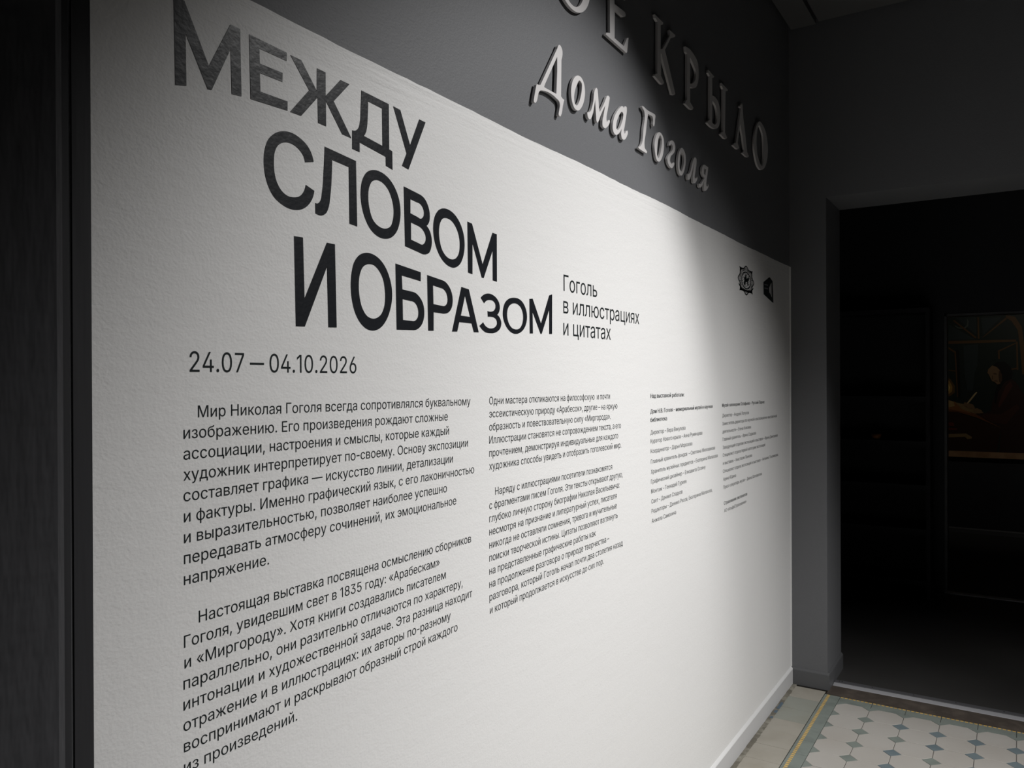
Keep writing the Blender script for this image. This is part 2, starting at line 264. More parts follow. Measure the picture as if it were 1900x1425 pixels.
SIGN = [
["О",[[[18800,25360,1],[18775,25576,1],[18701,25781,1],[18582,25965,1],[18423,26118,1],[18234,26234,1],[18023,26306,1],[17800,26330,1],[17577,26306,1],[17366,26234,1],[17177,26118,1],[17018,25965,1],[16899,25781,1],[16825,25576,1],[16800,25360,1],[16825,25144,1],[16899,24939,1],[17018,24755,1],[17177,24602,1],[17366,24486,1],[17577,24414,1],[17800,24390,1],[18023,24414,1],[18234,24486,1],[18423,24602,1],[18582,24755,1],[18701,24939,1],[18775,25144,1]],[[18480,25360,1],[18463,25551,1],[18413,25732,1],[18332,25894,1],[18224,26030,1],[18095,26132,1],[17951,26196,1],[17800,26217,1],[17649,26196,1],[17505,26132,1],[17376,26030,1],[17268,25894,1],[17187,25732,1],[17137,25551,1],[17120,25360,1],[17137,25169,1],[17187,24988,1],[17268,24826,1],[17376,24690,1],[17505,24588,1],[17649,24524,1],[17800,24503,1],[17951,24524,1],[18095,24588,1],[18224,24690,1],[18332,24826,1],[18413,24988,1],[18463,25169,1]]]],
["Е",[[[19700,24465,0],[21050,24428,0],[21100,24465,0],[21210,24925,0],[21105,24880,0],[20880,24565,0],[20265,24570,0],[20285,25380,0],[20830,25380,0],[20990,25450,0],[21015,25520,0],[20955,25567,0],[20265,25525,0],[20265,26180,0],[20850,26200,0],[21050,25950,0],[21130,26000,0],[21050,26340,0],[19700,26320,0],[19680,26280,0],[19970,26180,0],[19970,24605,0],[19750,24535,0]]]],
["К",[[[23183,26364,0],[23891,26366,0],[23848,26300,0],[23661,26211,0],[23654,25452,0],[23816,25523,0],[24437,26162,0],[24414,26339,0],[24904,26356,0],[24923,26316,0],[24838,26255,0],[24537,26129,0],[24016,25552,0],[24475,24982,0],[24902,24428,0],[24818,24362,0],[24594,24311,0],[24101,24860,0],[23682,25334,0],[23675,24620,0],[23926,24496,0],[23865,24415,0],[23702,24373,0],[23134,24446,0],[23233,24544,0],[23379,24603,0],[23396,26219,0],[23222,26264,0]]]],
["Р",[[[25856,26317,0],[26680,26335,1],[27081,26183,1],[27189,25866,1],[27111,25513,1],[26924,25278,1],[26631,25150,1],[26309,25083,0],[26304,24570,0],[26638,24469,0],[26551,24382,0],[26301,24335,0],[25794,24371,0],[25884,24507,0],[26009,24568,0],[26026,26121,0],[25902,26151,0]],[[26306,26095,0],[26676,25948,1],[26893,25795,1],[26853,25557,1],[26597,25314,1],[26311,25206,0]]]],
["Ы",[[[28224,26312,0],[28873,26267,0],[28795,26199,0],[28655,26147,0],[28647,25495,0],[28982,25545,1],[29338,25461,1],[29576,25198,1],[29573,24889,1],[29367,24552,1],[28968,24364,1],[28618,24314,1],[28052,24346,0],[28180,24455,0],[28354,24528,0],[28372,26130,0],[28200,26186,0]],[[28645,25282,0],[28901,25282,1],[29174,25083,1],[29210,24789,1],[29089,24591,1],[28853,24494,1],[28636,24506,0]],[[29736,26312,0],[30522,26289,0],[30462,26226,0],[30215,26132,0],[30146,24527,0],[30397,24396,0],[30269,24319,0],[30059,24283,0],[29582,24328,0],[29690,24433,0],[29896,24500,0],[29915,26123,0],[29751,26201,0]]]],
["Л",[[[32364,26319,0],[32439,26263,0],[32556,25770,0],[32808,25224,0],[33091,24495,0],[33356,24389,0],[33216,24314,0],[32961,24276,0],[32404,24294,0],[32510,24375,0],[32673,24431,0],[32423,24985,0],[32118,25401,0],[31766,24543,0],[31975,24390,0],[31808,24303,0],[31607,24273,0],[31133,24296,0],[31285,24409,0],[31538,24491,0],[32076,25746,0],[32220,26062,0],[32061,26085,0],[32109,26162,0],[32259,26217,0]]]],
["О",[[[35011,26293,1],[35483,26273,1],[35899,26134,1],[36179,25878,1],[36317,25507,1],[36263,25062,1],[36021,24676,1],[35736,24435,1],[35319,24260,1],[34911,24221,1],[34541,24337,1],[34256,24635,1],[34113,24914,1],[34118,25253,1],[34243,25623,1],[34510,25985,1]],[[34918,26096,1],[35206,26025,1],[35478,25848,1],[35584,25526,1],[35606,25131,1],[35574,24774,1],[35385,24444,1],[35203,24439,1],[34916,24546,1],[34608,24792,1],[34498,25131,1],[34530,25553,1],[34711,25918,1]]]],
["Д",[[[16989,23130,0],[17141,23260,1],[17198,23231,1],[17196,22917,0],[17171,22024,0],[17194,22010,1],[17338,21983,0],[17309,21933,0],[17255,21791,1],[17190,21591,1],[17118,21508,1],[17052,21524,1],[17076,21656,1],[17106,21803,1],[17072,21863,1],[16964,21893,1],[16226,21874,0],[16160,21850,1],[16094,21787,1],[16054,21695,1],[15988,21543,1],[15916,21489,1],[15867,21507,1],[15881,21603,1],[15925,21749,1],[15992,21941,0],[16031,21963,0],[16070,21958,0],[16175,21991,0]],[[16982,22927,0],[16979,22567,0],[16932,22007,0],[16360,21989,0],[16347,22005,0],[16388,22078,0]]]],
["о",[[[18067,22822,1],[18255,22824,1],[18396,22723,1],[18452,22534,1],[18408,22301,1],[18280,22088,1],[18059,21923,1],[17875,21927,1],[17739,22060,1],[17690,22259,1],[17728,22484,1],[17851,22680,1]],[[18166,22720,1],[18269,22683,1],[18277,22539,1],[18219,22347,1],[18108,22139,1],[17983,22031,1],[17891,22061,1],[17853,22179,1],[17894,22364,1],[18003,22556,1]]]],
["м",[[[19124,22832,1],[19178,22812,1],[19204,22730,1],[19243,22511,1],[19282,22291,1],[19309,22238,0],[19504,22453,1],[19703,22721,1],[19761,22800,1],[19861,22843,1],[19927,22819,1],[19903,22706,1],[19800,22427,1],[19726,22159,1],[19740,22101,1],[19811,22139,1],[19883,22187,1],[19941,22181,1],[19911,22098,1],[19810,21996,1],[19569,21888,1],[19485,21921,1],[19473,22028,1],[19530,22191,1],[19659,22523,0],[19503,22343,1],[19363,22156,1],[19252,21991,1],[19164,21917,1],[19110,21953,1],[19090,22068,1],[19059,22276,1],[19040,22505,0],[18985,22302,1],[18903,22087,1],[18822,21957,1],[18729,21884,1],[18625,21902,1],[18582,21973,1],[18588,22040,0],[18705,22067,1],[18784,22125,1],[18851,22228,1],[18932,22419,1],[19002,22704,1],[19056,22781,1]]]],
["а",[[[20872,22798,0],[20950,22873,1],[21059,22872,1],[21068,22790,1],[21010,22578,1],[20914,22293,1],[20865,22112,1],[20912,22079,1],[21006,22162,1],[21116,22214,1],[21131,22169,1],[21067,22048,1],[20863,21894,1],[20725,21901,1],[20671,21984,1],[20696,22106,1],[20728,22185,0],[20605,22056,1],[20453,21940,1],[20333,21893,1],[20200,21912,1],[20122,22004,1],[20129,22145,1],[20219,22345,1],[20399,22560,1],[20581,22714,1],[20780,22823,1]],[[20732,22649,1],[20818,22628,1],[20807,22496,1],[20714,22329,1],[20575,22151,1],[20424,22059,1],[20350,22090,1],[20366,22234,1],[20488,22433,1],[20610,22569,1]]]],
["Г",[[[22200,23249,0],[22320,23249,1],[22492,23231,1],[22880,23248,0],[23132,23263,0],[23197,23237,1],[23167,23102,1],[23129,22937,1],[23074,22869,1],[23009,22891,1],[23014,23032,1],[22986,23115,1],[22915,23144,0],[22613,23117,0],[22559,22934,1],[22451,22535,1],[22343,22084,1],[22359,22034,1],[22463,21991,1],[22542,21962,0],[22496,21900,0],[22375,21894,0],[21934,21902,0],[21868,21933,0],[22086,22041,1],[22155,22119,1],[22262,22553,1],[22353,23082,1],[22319,23140,1],[22210,23177,1],[22166,23212,0]]]],
["о",[[[23533,22812,1],[23720,22797,1],[23871,22693,1],[23908,22515,1],[23848,22256,1],[23712,22038,1],[23467,21870,1],[23283,21895,1],[23174,22052,1],[23122,22277,1],[23197,22521,1],[23346,22714,1]],[[23588,22727,1],[23700,22664,1],[23717,22511,1],[23659,22296,1],[23563,22102,1],[23412,21975,1],[23339,22021,1],[23322,22200,1],[23380,22426,1],[23475,22620,1]]]],
["г",[[[24334,22604,0],[24373,22697,1],[24565,22816,1],[24777,22813,1],[24885,22712,1],[24852,22548,1],[24656,22387,1],[24463,22257,1],[24416,22119,1],[24538,22052,1],[24653,22104,1],[24762,22154,0],[24801,22124,1],[24730,22022,1],[24567,21918,1],[24365,21940,1],[24234,22021,1],[24179,22120,1],[24274,22254,1],[24503,22421,1],[24658,22557,1],[24659,22656,1],[24564,22696,1],[24468,22658,1],[24410,22608,0]]]],
["о",[[[25493,22805,1],[25677,22777,1],[25820,22665,1],[25860,22469,1],[25774,22200,1],[25606,21973,1],[25442,21868,1],[25281,21888,1],[25162,22005,1],[25116,22210,1],[25167,22466,1],[25309,22688,1]],[[25491,22659,1],[25654,22597,1],[25693,22431,1],[25609,22192,1],[25423,22006,1],[25302,22037,1],[25264,22187,1],[25306,22384,1],[25389,22562,1]]]],
["л",[[[26762,22785,1],[26917,22761,1],[26916,22624,1],[26801,22295,1],[26733,22069,1],[26834,22068,1],[26977,22160,0],[27008,22113,1],[26922,22003,1],[26752,21885,1],[26586,21880,1],[26544,22014,1],[26617,22330,1],[26694,22588,0],[26539,22342,1],[26363,22064,1],[26198,21888,1],[26063,21874,1],[26013,21959,1],[26044,22062,0],[26171,22090,1],[26322,22219,1],[26498,22528,1],[26630,22694,1]]]],
["я",[[[27667,22735,1],[27949,22760,1],[28163,22753,0],[28088,22501,1],[27981,22243,1],[27950,22064,1],[28035,22035,1],[28170,22157,0],[28198,22100,1],[28106,21986,1],[27929,21872,1],[27741,21842,1],[27696,21980,1],[27778,22262,0],[27636,22092,1],[27427,21902,1],[27280,21841,1],[27181,21875,1],[27177,21966,0],[27359,21988,1],[27558,22138,1],[27755,22288,1],[27570,22341,1],[27488,22447,1],[27517,22608,1]],[[27722,22631,0],[27947,22634,0],[27899,22522,0],[27841,22392,0],[27687,22429,0]]]]]
# text lines: block, style, text, left x, right x, baseline z, cap height (tenths of a millimetre)
ROWS = [
["P1","r","Мир Николая Гоголя всегда сопротивлялся буквальному",6948,13429,14534,165],
["P1","r","изображению. Его произведения рождают сложные",6721,12653,14250,165],
["P1","r","ассоциации, настроения и смыслы, которые каждый",6719,12690,13966,165],
["P1","r","художник интерпретирует по-своему. Основу экспозиции",6717,13332,13682,165],
["P1","r","составляет графика — искусство линии, детализации",6716,12816,13398,165],
["P1","r","и фактуры. Именно графический язык, с его лаконичностью",6721,13551,13114,165],
["P1","r","и выразительностью, позволяет наиболее успешно",6720,12614,12830,165],
["P1","r","передавать атмосферу сочинений, их эмоциональное",6718,12924,12546,165],
["P1","r","напряжение.",6716,8171,12262,165],
["P2","r","Настоящая выставка посвящена осмыслению сборников",6945,13432,11695,165],
["P2","r","Гоголя, увидевшим свет в 1835 году: «Арабескам»",6712,12367,11411,165],
["P2","r","и «Миргороду». Хотя книги создавались писателем",6718,12563,11127,165],
["P2","r","параллельно, они разительно отличаются по характеру,",6701,13127,10843,165],
["P2","r","интонации и художественной задаче. Эта разница находит",6699,13460,10559,165],
["P2","r","отражение и в иллюстрациях: их авторы по-разному",6697,12719,10275,165],
["P2","r","воспринимают и раскрывают образный строй каждого",6703,12945,9991,165],
["P2","r","из произведений.",6702,8711,9707,165],
["P3","r","Одни мастера откликаются на философскую  и почти",14124,20096,14526,165],
["P3","r","эссеистическую природу «Арабесок», другие – на яркую",14122,20571,14245,165],
["P3","r","образность и повествовательную силу «Миргорода».",14119,20135,13965,165],
["P3","r","Иллюстрации становятся не сопровождением текста, а его",14117,20804,13684,165],
["P3","r","прочтением, демонстрируя индивидуальные для каждого",14115,20613,13403,165],
["P3","r","художника способы увидеть и отобразить гоголевский мир.",14113,20817,13123,165],
["P4","r","Наряду с иллюстрациями посетители познакомятся",14339,20216,12561,165],
["P4","r","с фрагментами писем Гоголя. Эти тексты открывают другую,",14110,20908,12280,165],
["P4","r","глубоко личную сторону биографии Николая Васильевича:",14108,20694,12000,165],
["P4","r","несмотря на признание и литературный успех, писателя",14106,20508,11719,165],
["P4","r","никогда не оставляли сомнения, тревога и мучительные",14104,20505,11438,165],
["P4","r","поиски творческой истины. Цитаты позволяют взглянуть",14102,20563,11158,165],
["P4","r","на представленные графические работы как",14100,19179,10877,165],
["P4","r","на продолжение разговора о природе творчества –",14097,20004,10596,165],
["P4","r","разговора, который Гоголь начал почти два столетия назад",14101,20900,10315,165],
["P4","r","и который продолжается в искусстве до сих пор.",14114,19650,10035,165],
["C3","b","Над выставкой работали:",22972,25896,14496,132],
["C3","b","Дом Н.В. Гоголя – мемориальный музей и научная",22967,28862,14019,132],
["C3","b","библиотека",22965,24322,13757,132],
["C3","r","Директор – Вера Викулова",22969,26003,13367,132],
["C3","r","Куратор Нового крыла – Анна Румянцева",22975,27715,13100,132],
["C3","r","Координатор – Дарья Морозова",22980,26669,12789,132],
["C3","r","Главный хранитель фондов  – Светлана Милованова",22986,29123,12468,132],
["C3","r","Хранитель музейных предметов – Екатерина Малахова",22983,29434,12153,132],
["C3","r","Графический дизайнер – Елизавета Осояну",22988,28050,11848,132],
["C3","r","Монтаж – Геннадий Гуреев",23002,26087,11545,132],
["C3","r","Свет – Даниил Сладков",23016,25707,11234,132],
["C3","r","Редакторы – Даниил Рясов, Екатерина Малахова,",23026,28796,10933,132],
["C3","r","Анжела Самохина",23044,25101,10624,132],
["C4","b","Музей-заповедник Остафьево – Русский Парнас",29992,36009,14018,132],
["C4","r","Директор – Андрей Лопухов",30007,33567,13624,132],
["C4","r","Заместитель директора по научной и экспозиционно-выставочной",30017,38156,13314,132],
["C4","r","деятельности – Елена Князева",30026,33854,13008,132],
["C4","r","Главный хранитель – Ирина Седакова",30036,34645,12710,132],
["C4","r","Заведующий отделом экспозиций и выставок – Ирина Дмитриева",30052,38282,12399,132],
["C4","r","Специалист отдела первой категории экспозиций",30048,36091,12102,132],
["C4","r","и выставок – Анастасия Ланкова",30077,34008,11795,132],
["C4","r","Специалист отдела экспозиций и выставок – Антонина Тихомирова,",30074,38388,11486,132],
["C4","r","Арина Юдина",30103,31724,11177,132],
["C4","r","Пресс-секретарь музея – Диана Шаповалова",30112,35526,10867,132],
["C4","b","Страхование экспонатов",30178,33264,10246,132],
["C4","r","АО «АльфаСтрахование»",30201,33152,9952,132],
["ST","s","Гоголь",17450,19321,17276,410],
["ST","s","в иллюстрациях",17434,22132,16720,410],
["ST","s","и цитатах",17430,20163,16170,410],
["DT","d","24.07",6821,7729,15162,283],
["DT","d","–",7835,8094,15171,283],
["DT","d","04.10.2026",8200,10072,15166,283]]
# sans glyph outlines: advance width and contours, 1000 units = one cap height
GLYPHS = {
",":[369,[[[74,-235],[133,140],[269,140],[166,-235]]]],
"-":[610,[[[524,481],[524,369],[86,369],[86,481]]]],
".":[369,[[[187,-9],[164,-6],[143,3],[124,17],[109,36],[100,57],[97,81],[100,104],[109,126],[124,144],[143,159],[164,168],[187,170],[211,168],[232,159],[251,144],[266,126],[274,104],[277,81],[274,57],[266,36],[251,17],[232,3],[211,-6]]]],
"0":[891,[[[446,-13],[375,-7],[312,14],[255,47],[207,94],[167,152],[135,223],[112,305],[99,397],[94,499],[99,602],[113,694],[136,776],[168,847],[208,906],[256,952],[312,986],[375,1007],[446,1013],[516,1007],[579,986],[635,952],[683,906],[723,847],[755,776],[778,694],[792,602],[797,499],[792,397],[778,305],[755,223],[724,152],[684,94],[636,47],[580,14],[516,-7]],[[446,97],[492,103],[534,118],[570,145],[602,181],[628,227],[649,283],[664,347],[673,419],[676,499],[673,581],[664,653],[649,717],[628,773],[602,819],[570,855],[534,882],[492,898],[446,903],[399,898],[357,882],[320,855],[289,819],[263,773],[242,717],[227,653],[218,581],[215,499],[218,419],[227,347],[242,283],[263,227],[289,181],[320,145],[357,118],[399,103]]]],
"1":[600,[[[442,1000],[442,0],[317,0],[317,881],[311,881],[69,703],[69,839],[290,1000]]]],
"2":[891,[[[126,0],[126,93],[460,450],[555,555],[577,585],[596,614],[611,642],[621,670],[627,700],[630,730],[627,764],[618,795],[605,823],[586,847],[564,867],[537,883],[507,894],[475,901],[440,903],[402,901],[369,893],[339,880],[312,862],[290,839],[273,813],[260,782],[252,749],[250,711],[129,711],[133,769],[147,822],[169,869],[200,912],[237,947],[281,976],[331,997],[384,1009],[442,1013],[500,1009],[553,997],[601,976],[644,948],[680,915],[710,875],[732,831],[745,783],[749,732],[747,695],[740,660],[729,624],[713,588],[690,550],[660,508],[525,353],[300,119],[300,111],[765,111],[765,0]]]],
"3":[891,[[[428,-13],[369,-10],[313,1],[261,19],[213,44],[172,75],[138,113],[111,156],[94,205],[86,259],[215,259],[221,226],[232,197],[249,171],[270,149],[295,131],[325,116],[357,106],[392,100],[430,98],[469,100],[506,108],[541,119],[571,136],[597,157],[618,183],[634,212],[644,246],[647,285],[644,320],[635,354],[621,386],[601,414],[574,439],[540,459],[499,474],[451,484],[395,487],[308,487],[308,588],[566,881],[566,889],[137,889],[137,1000],[732,1000],[732,905],[415,547],[415,568],[486,570],[549,562],[606,542],[655,514],[696,479],[729,437],[753,390],[768,339],[772,285],[768,229],[753,177],[728,130],[695,88],[655,53],[607,24],[553,3],[493,-9]]]],
"4":[891,[[[78,207],[78,311],[485,1000],[611,1000],[213,326],[213,319],[812,319],[812,207]],[[554,0],[554,238],[554,287],[554,624],[674,624],[674,0]]]],
"5":[891,[[[435,-13],[377,-10],[324,2],[275,22],[231,48],[194,80],[163,118],[139,161],[124,207],[117,256],[240,256],[245,227],[256,200],[271,175],[291,153],[314,134],[341,118],[370,107],[401,100],[435,98],[474,101],[510,111],[543,127],[572,148],[597,174],[617,205],[632,240],[641,278],[644,319],[641,360],[632,399],[616,435],[596,466],[570,493],[540,515],[506,531],[469,541],[428,544],[395,542],[362,537],[329,528],[299,515],[273,500],[252,483],[132,497],[189,1000],[720,1000],[720,889],[296,889],[263,593],[268,593],[291,611],[318,626],[349,639],[382,648],[416,654],[451,656],[495,653],[538,645],[578,631],[615,612],[648,589],[678,561],[705,529],[727,493],[745,454],[758,412],[766,368],[768,321],[764,259],[749,201],[725,149],[693,102],[653,62],[607,30],[554,6],[497,-9]]]],
"6":[891,[[[445,-13],[385,-9],[330,5],[280,29],[235,61],[197,100],[166,146],[143,199],[129,256],[125,318],[128,367],[139,417],[157,470],[183,527],[221,594],[270,669],[496,1000],[633,1000],[297,513],[286,513],[296,532],[309,549],[324,565],[342,580],[362,593],[385,603],[409,611],[434,616],[462,617],[520,613],[573,600],[621,579],[663,550],[698,514],[727,471],[748,423],[760,368],[764,309],[760,249],[746,193],[723,143],[692,98],[654,59],[609,28],[559,5],[504,-9]],[[445,95],[482,98],[517,108],[548,123],[575,144],[599,169],[618,199],[632,233],[641,269],[644,309],[641,349],[632,386],[618,419],[599,449],[575,474],[548,494],[517,509],[482,518],[445,521],[408,518],[373,510],[342,495],[314,474],[290,450],[271,420],[257,387],[248,351],[246,311],[248,271],[257,234],[271,200],[290,170],[314,144],[342,123],[373,108],[408,98]]]],
"7":[891,[[[191,0],[636,881],[636,889],[122,889],[122,1000],[768,1000],[768,882],[324,0]]]],
"8":[891,[[[445,-13],[380,-9],[321,3],[266,22],[219,49],[178,82],[146,121],[121,166],[107,214],[102,266],[105,307],[113,346],[128,384],[147,418],[171,448],[199,474],[230,495],[264,511],[300,520],[300,525],[254,542],[215,569],[182,605],[158,648],[143,696],[138,748],[143,797],[156,842],[178,884],[208,921],[244,953],[287,979],[335,998],[388,1010],[445,1013],[501,1010],[554,998],[602,979],[644,953],[681,921],[710,884],[733,842],[746,797],[750,748],[745,696],[731,649],[706,605],[674,569],[635,542],[591,525],[591,520],[626,511],[659,495],[690,474],[718,448],[742,418],[761,384],[776,346],[785,307],[788,266],[783,214],[768,166],[744,121],[711,82],[671,49],[623,22],[569,3],[509,-9]],[[445,97],[487,99],[526,106],[560,118],[590,135],[615,155],[635,180],[650,208],[659,239],[662,272],[659,308],[649,341],[634,371],[612,397],[587,420],[556,438],[522,452],[485,460],[445,462],[404,460],[367,452],[333,438],[302,420],[276,397],[255,371],[239,341],[230,308],[227,272],[230,239],[239,208],[253,180],[274,155],[299,135],[329,118],[364,106],[402,99]],[[445,569],[479,571],[510,579],[539,590],[564,606],[586,626],[604,650],[617,677],[625,706],[628,738],[625,770],[617,800],[605,826],[587,849],[566,868],[541,884],[512,895],[480,902],[445,904],[410,902],[378,895],[349,884],[323,868],[302,849],[284,826],[271,800],[264,770],[261,738],[264,706],[271,677],[284,650],[302,626],[323,606],[349,590],[379,579],[410,571]]]],
":":[369,[[[187,-9],[164,-6],[143,3],[124,17],[109,36],[100,57],[97,81],[100,104],[109,126],[124,144],[143,159],[164,168],[187,170],[211,168],[232,159],[251,144],[266,126],[274,104],[277,81],[274,57],[266,36],[251,17],[232,3],[211,-6]],[[187,532],[164,535],[143,544],[124,558],[109,577],[100,598],[97,621],[100,645],[109,667],[124,685],[143,700],[164,709],[187,711],[211,709],[232,700],[251,685],[266,667],[274,645],[277,621],[274,598],[266,577],[251,558],[232,544],[211,535]]]],
"«":[791,[[[331,97],[64,411],[331,726],[468,726],[206,411],[468,97]],[[603,97],[337,411],[603,726],[741,726],[479,411],[741,97]]]],
"»":[791,[[[51,97],[313,411],[51,726],[188,726],[455,411],[188,97]],[[323,97],[585,411],[323,726],[460,726],[728,411],[460,97]]]],
"А":[943,[[[32,0],[396,1000],[543,1000],[910,0],[777,0],[564,595],[519,732],[456,940],[482,940],[418,729],[374,595],[167,0]],[[216,279],[216,391],[727,391],[727,279]]]],
"В":[897,[[[118,0],[118,1000],[474,1000],[539,996],[597,984],[646,964],[688,938],[722,906],[749,869],[767,827],[779,783],[783,735],[780,695],[773,660],[760,629],[743,603],[724,581],[700,562],[675,547],[648,534],[619,524],[619,515],[651,510],[682,499],[714,483],[743,460],[769,432],[791,399],[808,361],[818,317],[821,268],[818,219],[806,173],[787,131],[759,94],[722,62],[677,35],[623,16],[558,4],[485,0]],[[245,112],[481,112],[552,117],[607,132],[648,157],[676,189],[693,226],[699,268],[696,301],[687,332],[673,361],[654,388],[630,410],[601,429],[567,443],[530,451],[488,454],[245,454]],[[245,561],[468,561],[503,563],[536,570],[566,582],[593,598],[616,618],[635,642],[649,669],[658,699],[660,732],[655,773],[640,811],[614,843],[578,868],[531,883],[472,888],[245,888]]]],
"Г":[789,[[[727,1000],[727,889],[245,889],[245,0],[118,0],[118,1000]]]],
"Д":[1118,[[[62,-215],[62,111],[144,111],[190,169],[230,259],[262,391],[285,579],[319,1000],[944,1000],[944,111],[1056,111],[1056,-215],[934,-215],[934,0],[184,0],[184,-215]],[[290,111],[818,111],[818,889],[435,889],[409,579],[385,381],[374,322],[361,268],[347,219],[330,176],[311,140]]]],
"Е":[823,[[[118,0],[118,1000],[732,1000],[732,888],[245,888],[245,562],[699,562],[699,450],[245,450],[245,112],[738,112],[738,0]]]],
"З":[846,[[[425,-13],[362,-10],[303,2],[250,21],[203,47],[162,79],[129,116],[104,160],[88,207],[82,259],[210,259],[215,227],[226,198],[242,172],[263,150],[288,132],[317,117],[350,106],[385,100],[423,98],[464,100],[501,108],[536,120],[566,136],[592,157],[613,182],[629,210],[638,240],[642,274],[639,309],[629,340],[614,369],[593,395],[566,416],[534,434],[497,447],[455,454],[407,457],[326,457],[326,568],[407,568],[445,570],[480,577],[511,589],[539,604],[563,624],[582,648],[596,675],[604,704],[607,737],[604,769],[597,799],[585,825],[568,848],[547,867],[521,883],[493,894],[461,901],[426,903],[391,901],[359,895],[328,884],[300,870],[276,852],[255,830],[239,805],[229,776],[226,744],[103,744],[109,795],[125,842],[149,885],[182,922],[221,954],[266,980],[316,998],[370,1010],[428,1013],[487,1009],[541,997],[589,976],[631,949],[666,916],[694,878],[714,835],[727,791],[731,744],[726,691],[711,643],[686,601],[652,566],[612,539],[564,519],[564,512],[604,502],[641,488],[673,468],[701,445],[724,417],[742,386],[756,351],[764,313],[766,273],[762,220],[747,171],[722,126],[689,86],[648,52],[601,24],[547,3],[488,-9]]]],
"И":[1029,[[[911,0],[783,0],[783,572],[785,645],[789,754],[795,892],[817,889],[738,749],[681,650],[632,570],[269,0],[118,0],[118,1000],[245,1000],[245,383],[244,309],[241,213],[233,105],[216,108],[267,210],[316,296],[354,359],[762,1000],[911,1000]]]],
"К":[917,[[[118,0],[118,1000],[245,1000],[245,564],[385,564],[712,1000],[866,1000],[493,515],[882,0],[729,0],[391,454],[245,454],[245,0]]]],
"Л":[1021,[[[62,0],[62,111],[89,111],[119,113],[144,120],[165,130],[182,146],[197,170],[209,202],[219,242],[227,293],[234,355],[287,1000],[903,1000],[903,0],[777,0],[777,889],[402,889],[358,345],[335,191],[323,150],[308,114],[290,83],[269,57],[244,37],[215,20],[181,9],[143,2],[99,0]]]],
"М":[1235,[[[118,0],[118,1000],[298,1000],[545,368],[565,312],[588,241],[612,165],[632,96],[604,96],[625,162],[649,238],[672,311],[693,368],[936,1000],[1116,1000],[1116,0],[991,0],[991,572],[992,643],[993,725],[995,812],[997,899],[1008,899],[978,805],[947,713],[919,633],[896,572],[672,0],[562,0],[335,572],[313,631],[285,710],[254,801],[220,899],[234,899],[236,818],[238,731],[239,646],[240,572],[240,0]]]],
"Н":[1016,[[[118,0],[118,1000],[245,1000],[245,568],[771,568],[771,1000],[898,1000],[898,0],[771,0],[771,456],[245,456],[245,0]]]],
"О":[1048,[[[525,-13],[442,-6],[366,14],[296,49],[233,96],[181,156],[137,227],[105,308],[86,399],[79,499],[86,600],[105,691],[137,773],[181,844],[233,903],[296,951],[366,986],[442,1006],[525,1013],[608,1006],[684,986],[754,951],[816,903],[869,844],[912,773],[944,691],[963,600],[969,499],[963,399],[944,308],[912,227],[869,156],[816,96],[754,49],[684,14],[608,-6]],[[525,104],[583,109],[637,124],[687,149],[732,184],[771,229],[803,283],[827,347],[841,419],[846,499],[841,581],[827,653],[803,717],[771,771],[732,816],[687,851],[637,876],[583,891],[525,896],[467,891],[413,876],[362,850],[317,815],[278,770],[246,716],[222,653],[208,580],[203,499],[208,419],[222,347],[246,284],[278,229],[317,185],[362,150],[413,124],[467,109]]]],
"П":[1016,[[[898,1000],[898,0],[771,0],[771,888],[245,888],[245,0],[118,0],[118,1000]]]],
"Р":[874,[[[118,0],[118,1000],[462,1000],[535,995],[599,981],[653,958],[699,927],[737,889],[766,845],[787,795],[799,741],[803,683],[799,626],[787,572],[766,522],[737,477],[699,439],[653,407],[599,384],[535,370],[462,365],[215,365],[215,477],[457,477],[506,479],[548,488],[584,503],[613,523],[637,548],[655,577],[667,610],[675,645],[677,683],[675,722],[667,757],[655,789],[637,818],[613,842],[584,862],[548,877],[505,886],[456,889],[245,889],[245,0]]]],
"С":[1003,[[[526,-13],[442,-6],[366,14],[295,49],[233,96],[180,156],[137,227],[105,308],[86,399],[79,499],[86,600],[105,691],[137,773],[180,844],[233,903],[295,951],[366,986],[442,1006],[526,1013],[575,1011],[623,1004],[669,991],[712,974],[753,952],[790,926],[824,896],[854,861],[880,822],[902,780],[918,734],[930,685],[803,685],[793,718],[781,748],[765,776],[747,800],[726,822],[702,842],[677,859],[649,872],[620,883],[589,890],[558,894],[526,896],[466,891],[411,875],[361,850],[316,814],[277,769],[246,715],[222,652],[208,580],[203,499],[208,419],[222,347],[246,284],[278,230],[316,185],[361,150],[412,124],[467,109],[526,104],[558,106],[589,110],[620,118],[649,128],[677,142],[702,158],[726,178],[747,200],[765,225],[781,252],[793,283],[803,315],[930,315],[918,266],[902,220],[881,178],[855,140],[825,105],[791,74],[753,48],[713,26],[669,9],[623,-3],[576,-11]]]],
"Т":[882,[[[62,888],[62,1000],[819,1000],[819,888],[505,888],[505,0],[379,0],[379,888]]]],
"Х":[932,[[[36,0],[427,559],[427,464],[58,1000],[205,1000],[350,787],[401,710],[439,647],[479,574],[456,574],[495,646],[534,710],[587,787],[734,1000],[877,1000],[509,470],[509,564],[896,0],[750,0],[574,254],[528,324],[491,384],[453,454],[481,454],[443,386],[405,326],[357,254],[180,0]]]],
"Ц":[986,[[[868,0],[118,0],[118,1000],[245,1000],[245,111],[742,111],[742,1000],[868,1000]],[[846,-215],[846,0],[795,0],[795,111],[966,111],[966,-215]]]],
"Ш":[1310,[[[118,1000],[245,1000],[245,111],[592,111],[592,1000],[718,1000],[718,111],[1065,111],[1065,1000],[1192,1000],[1192,0],[118,0]]]],
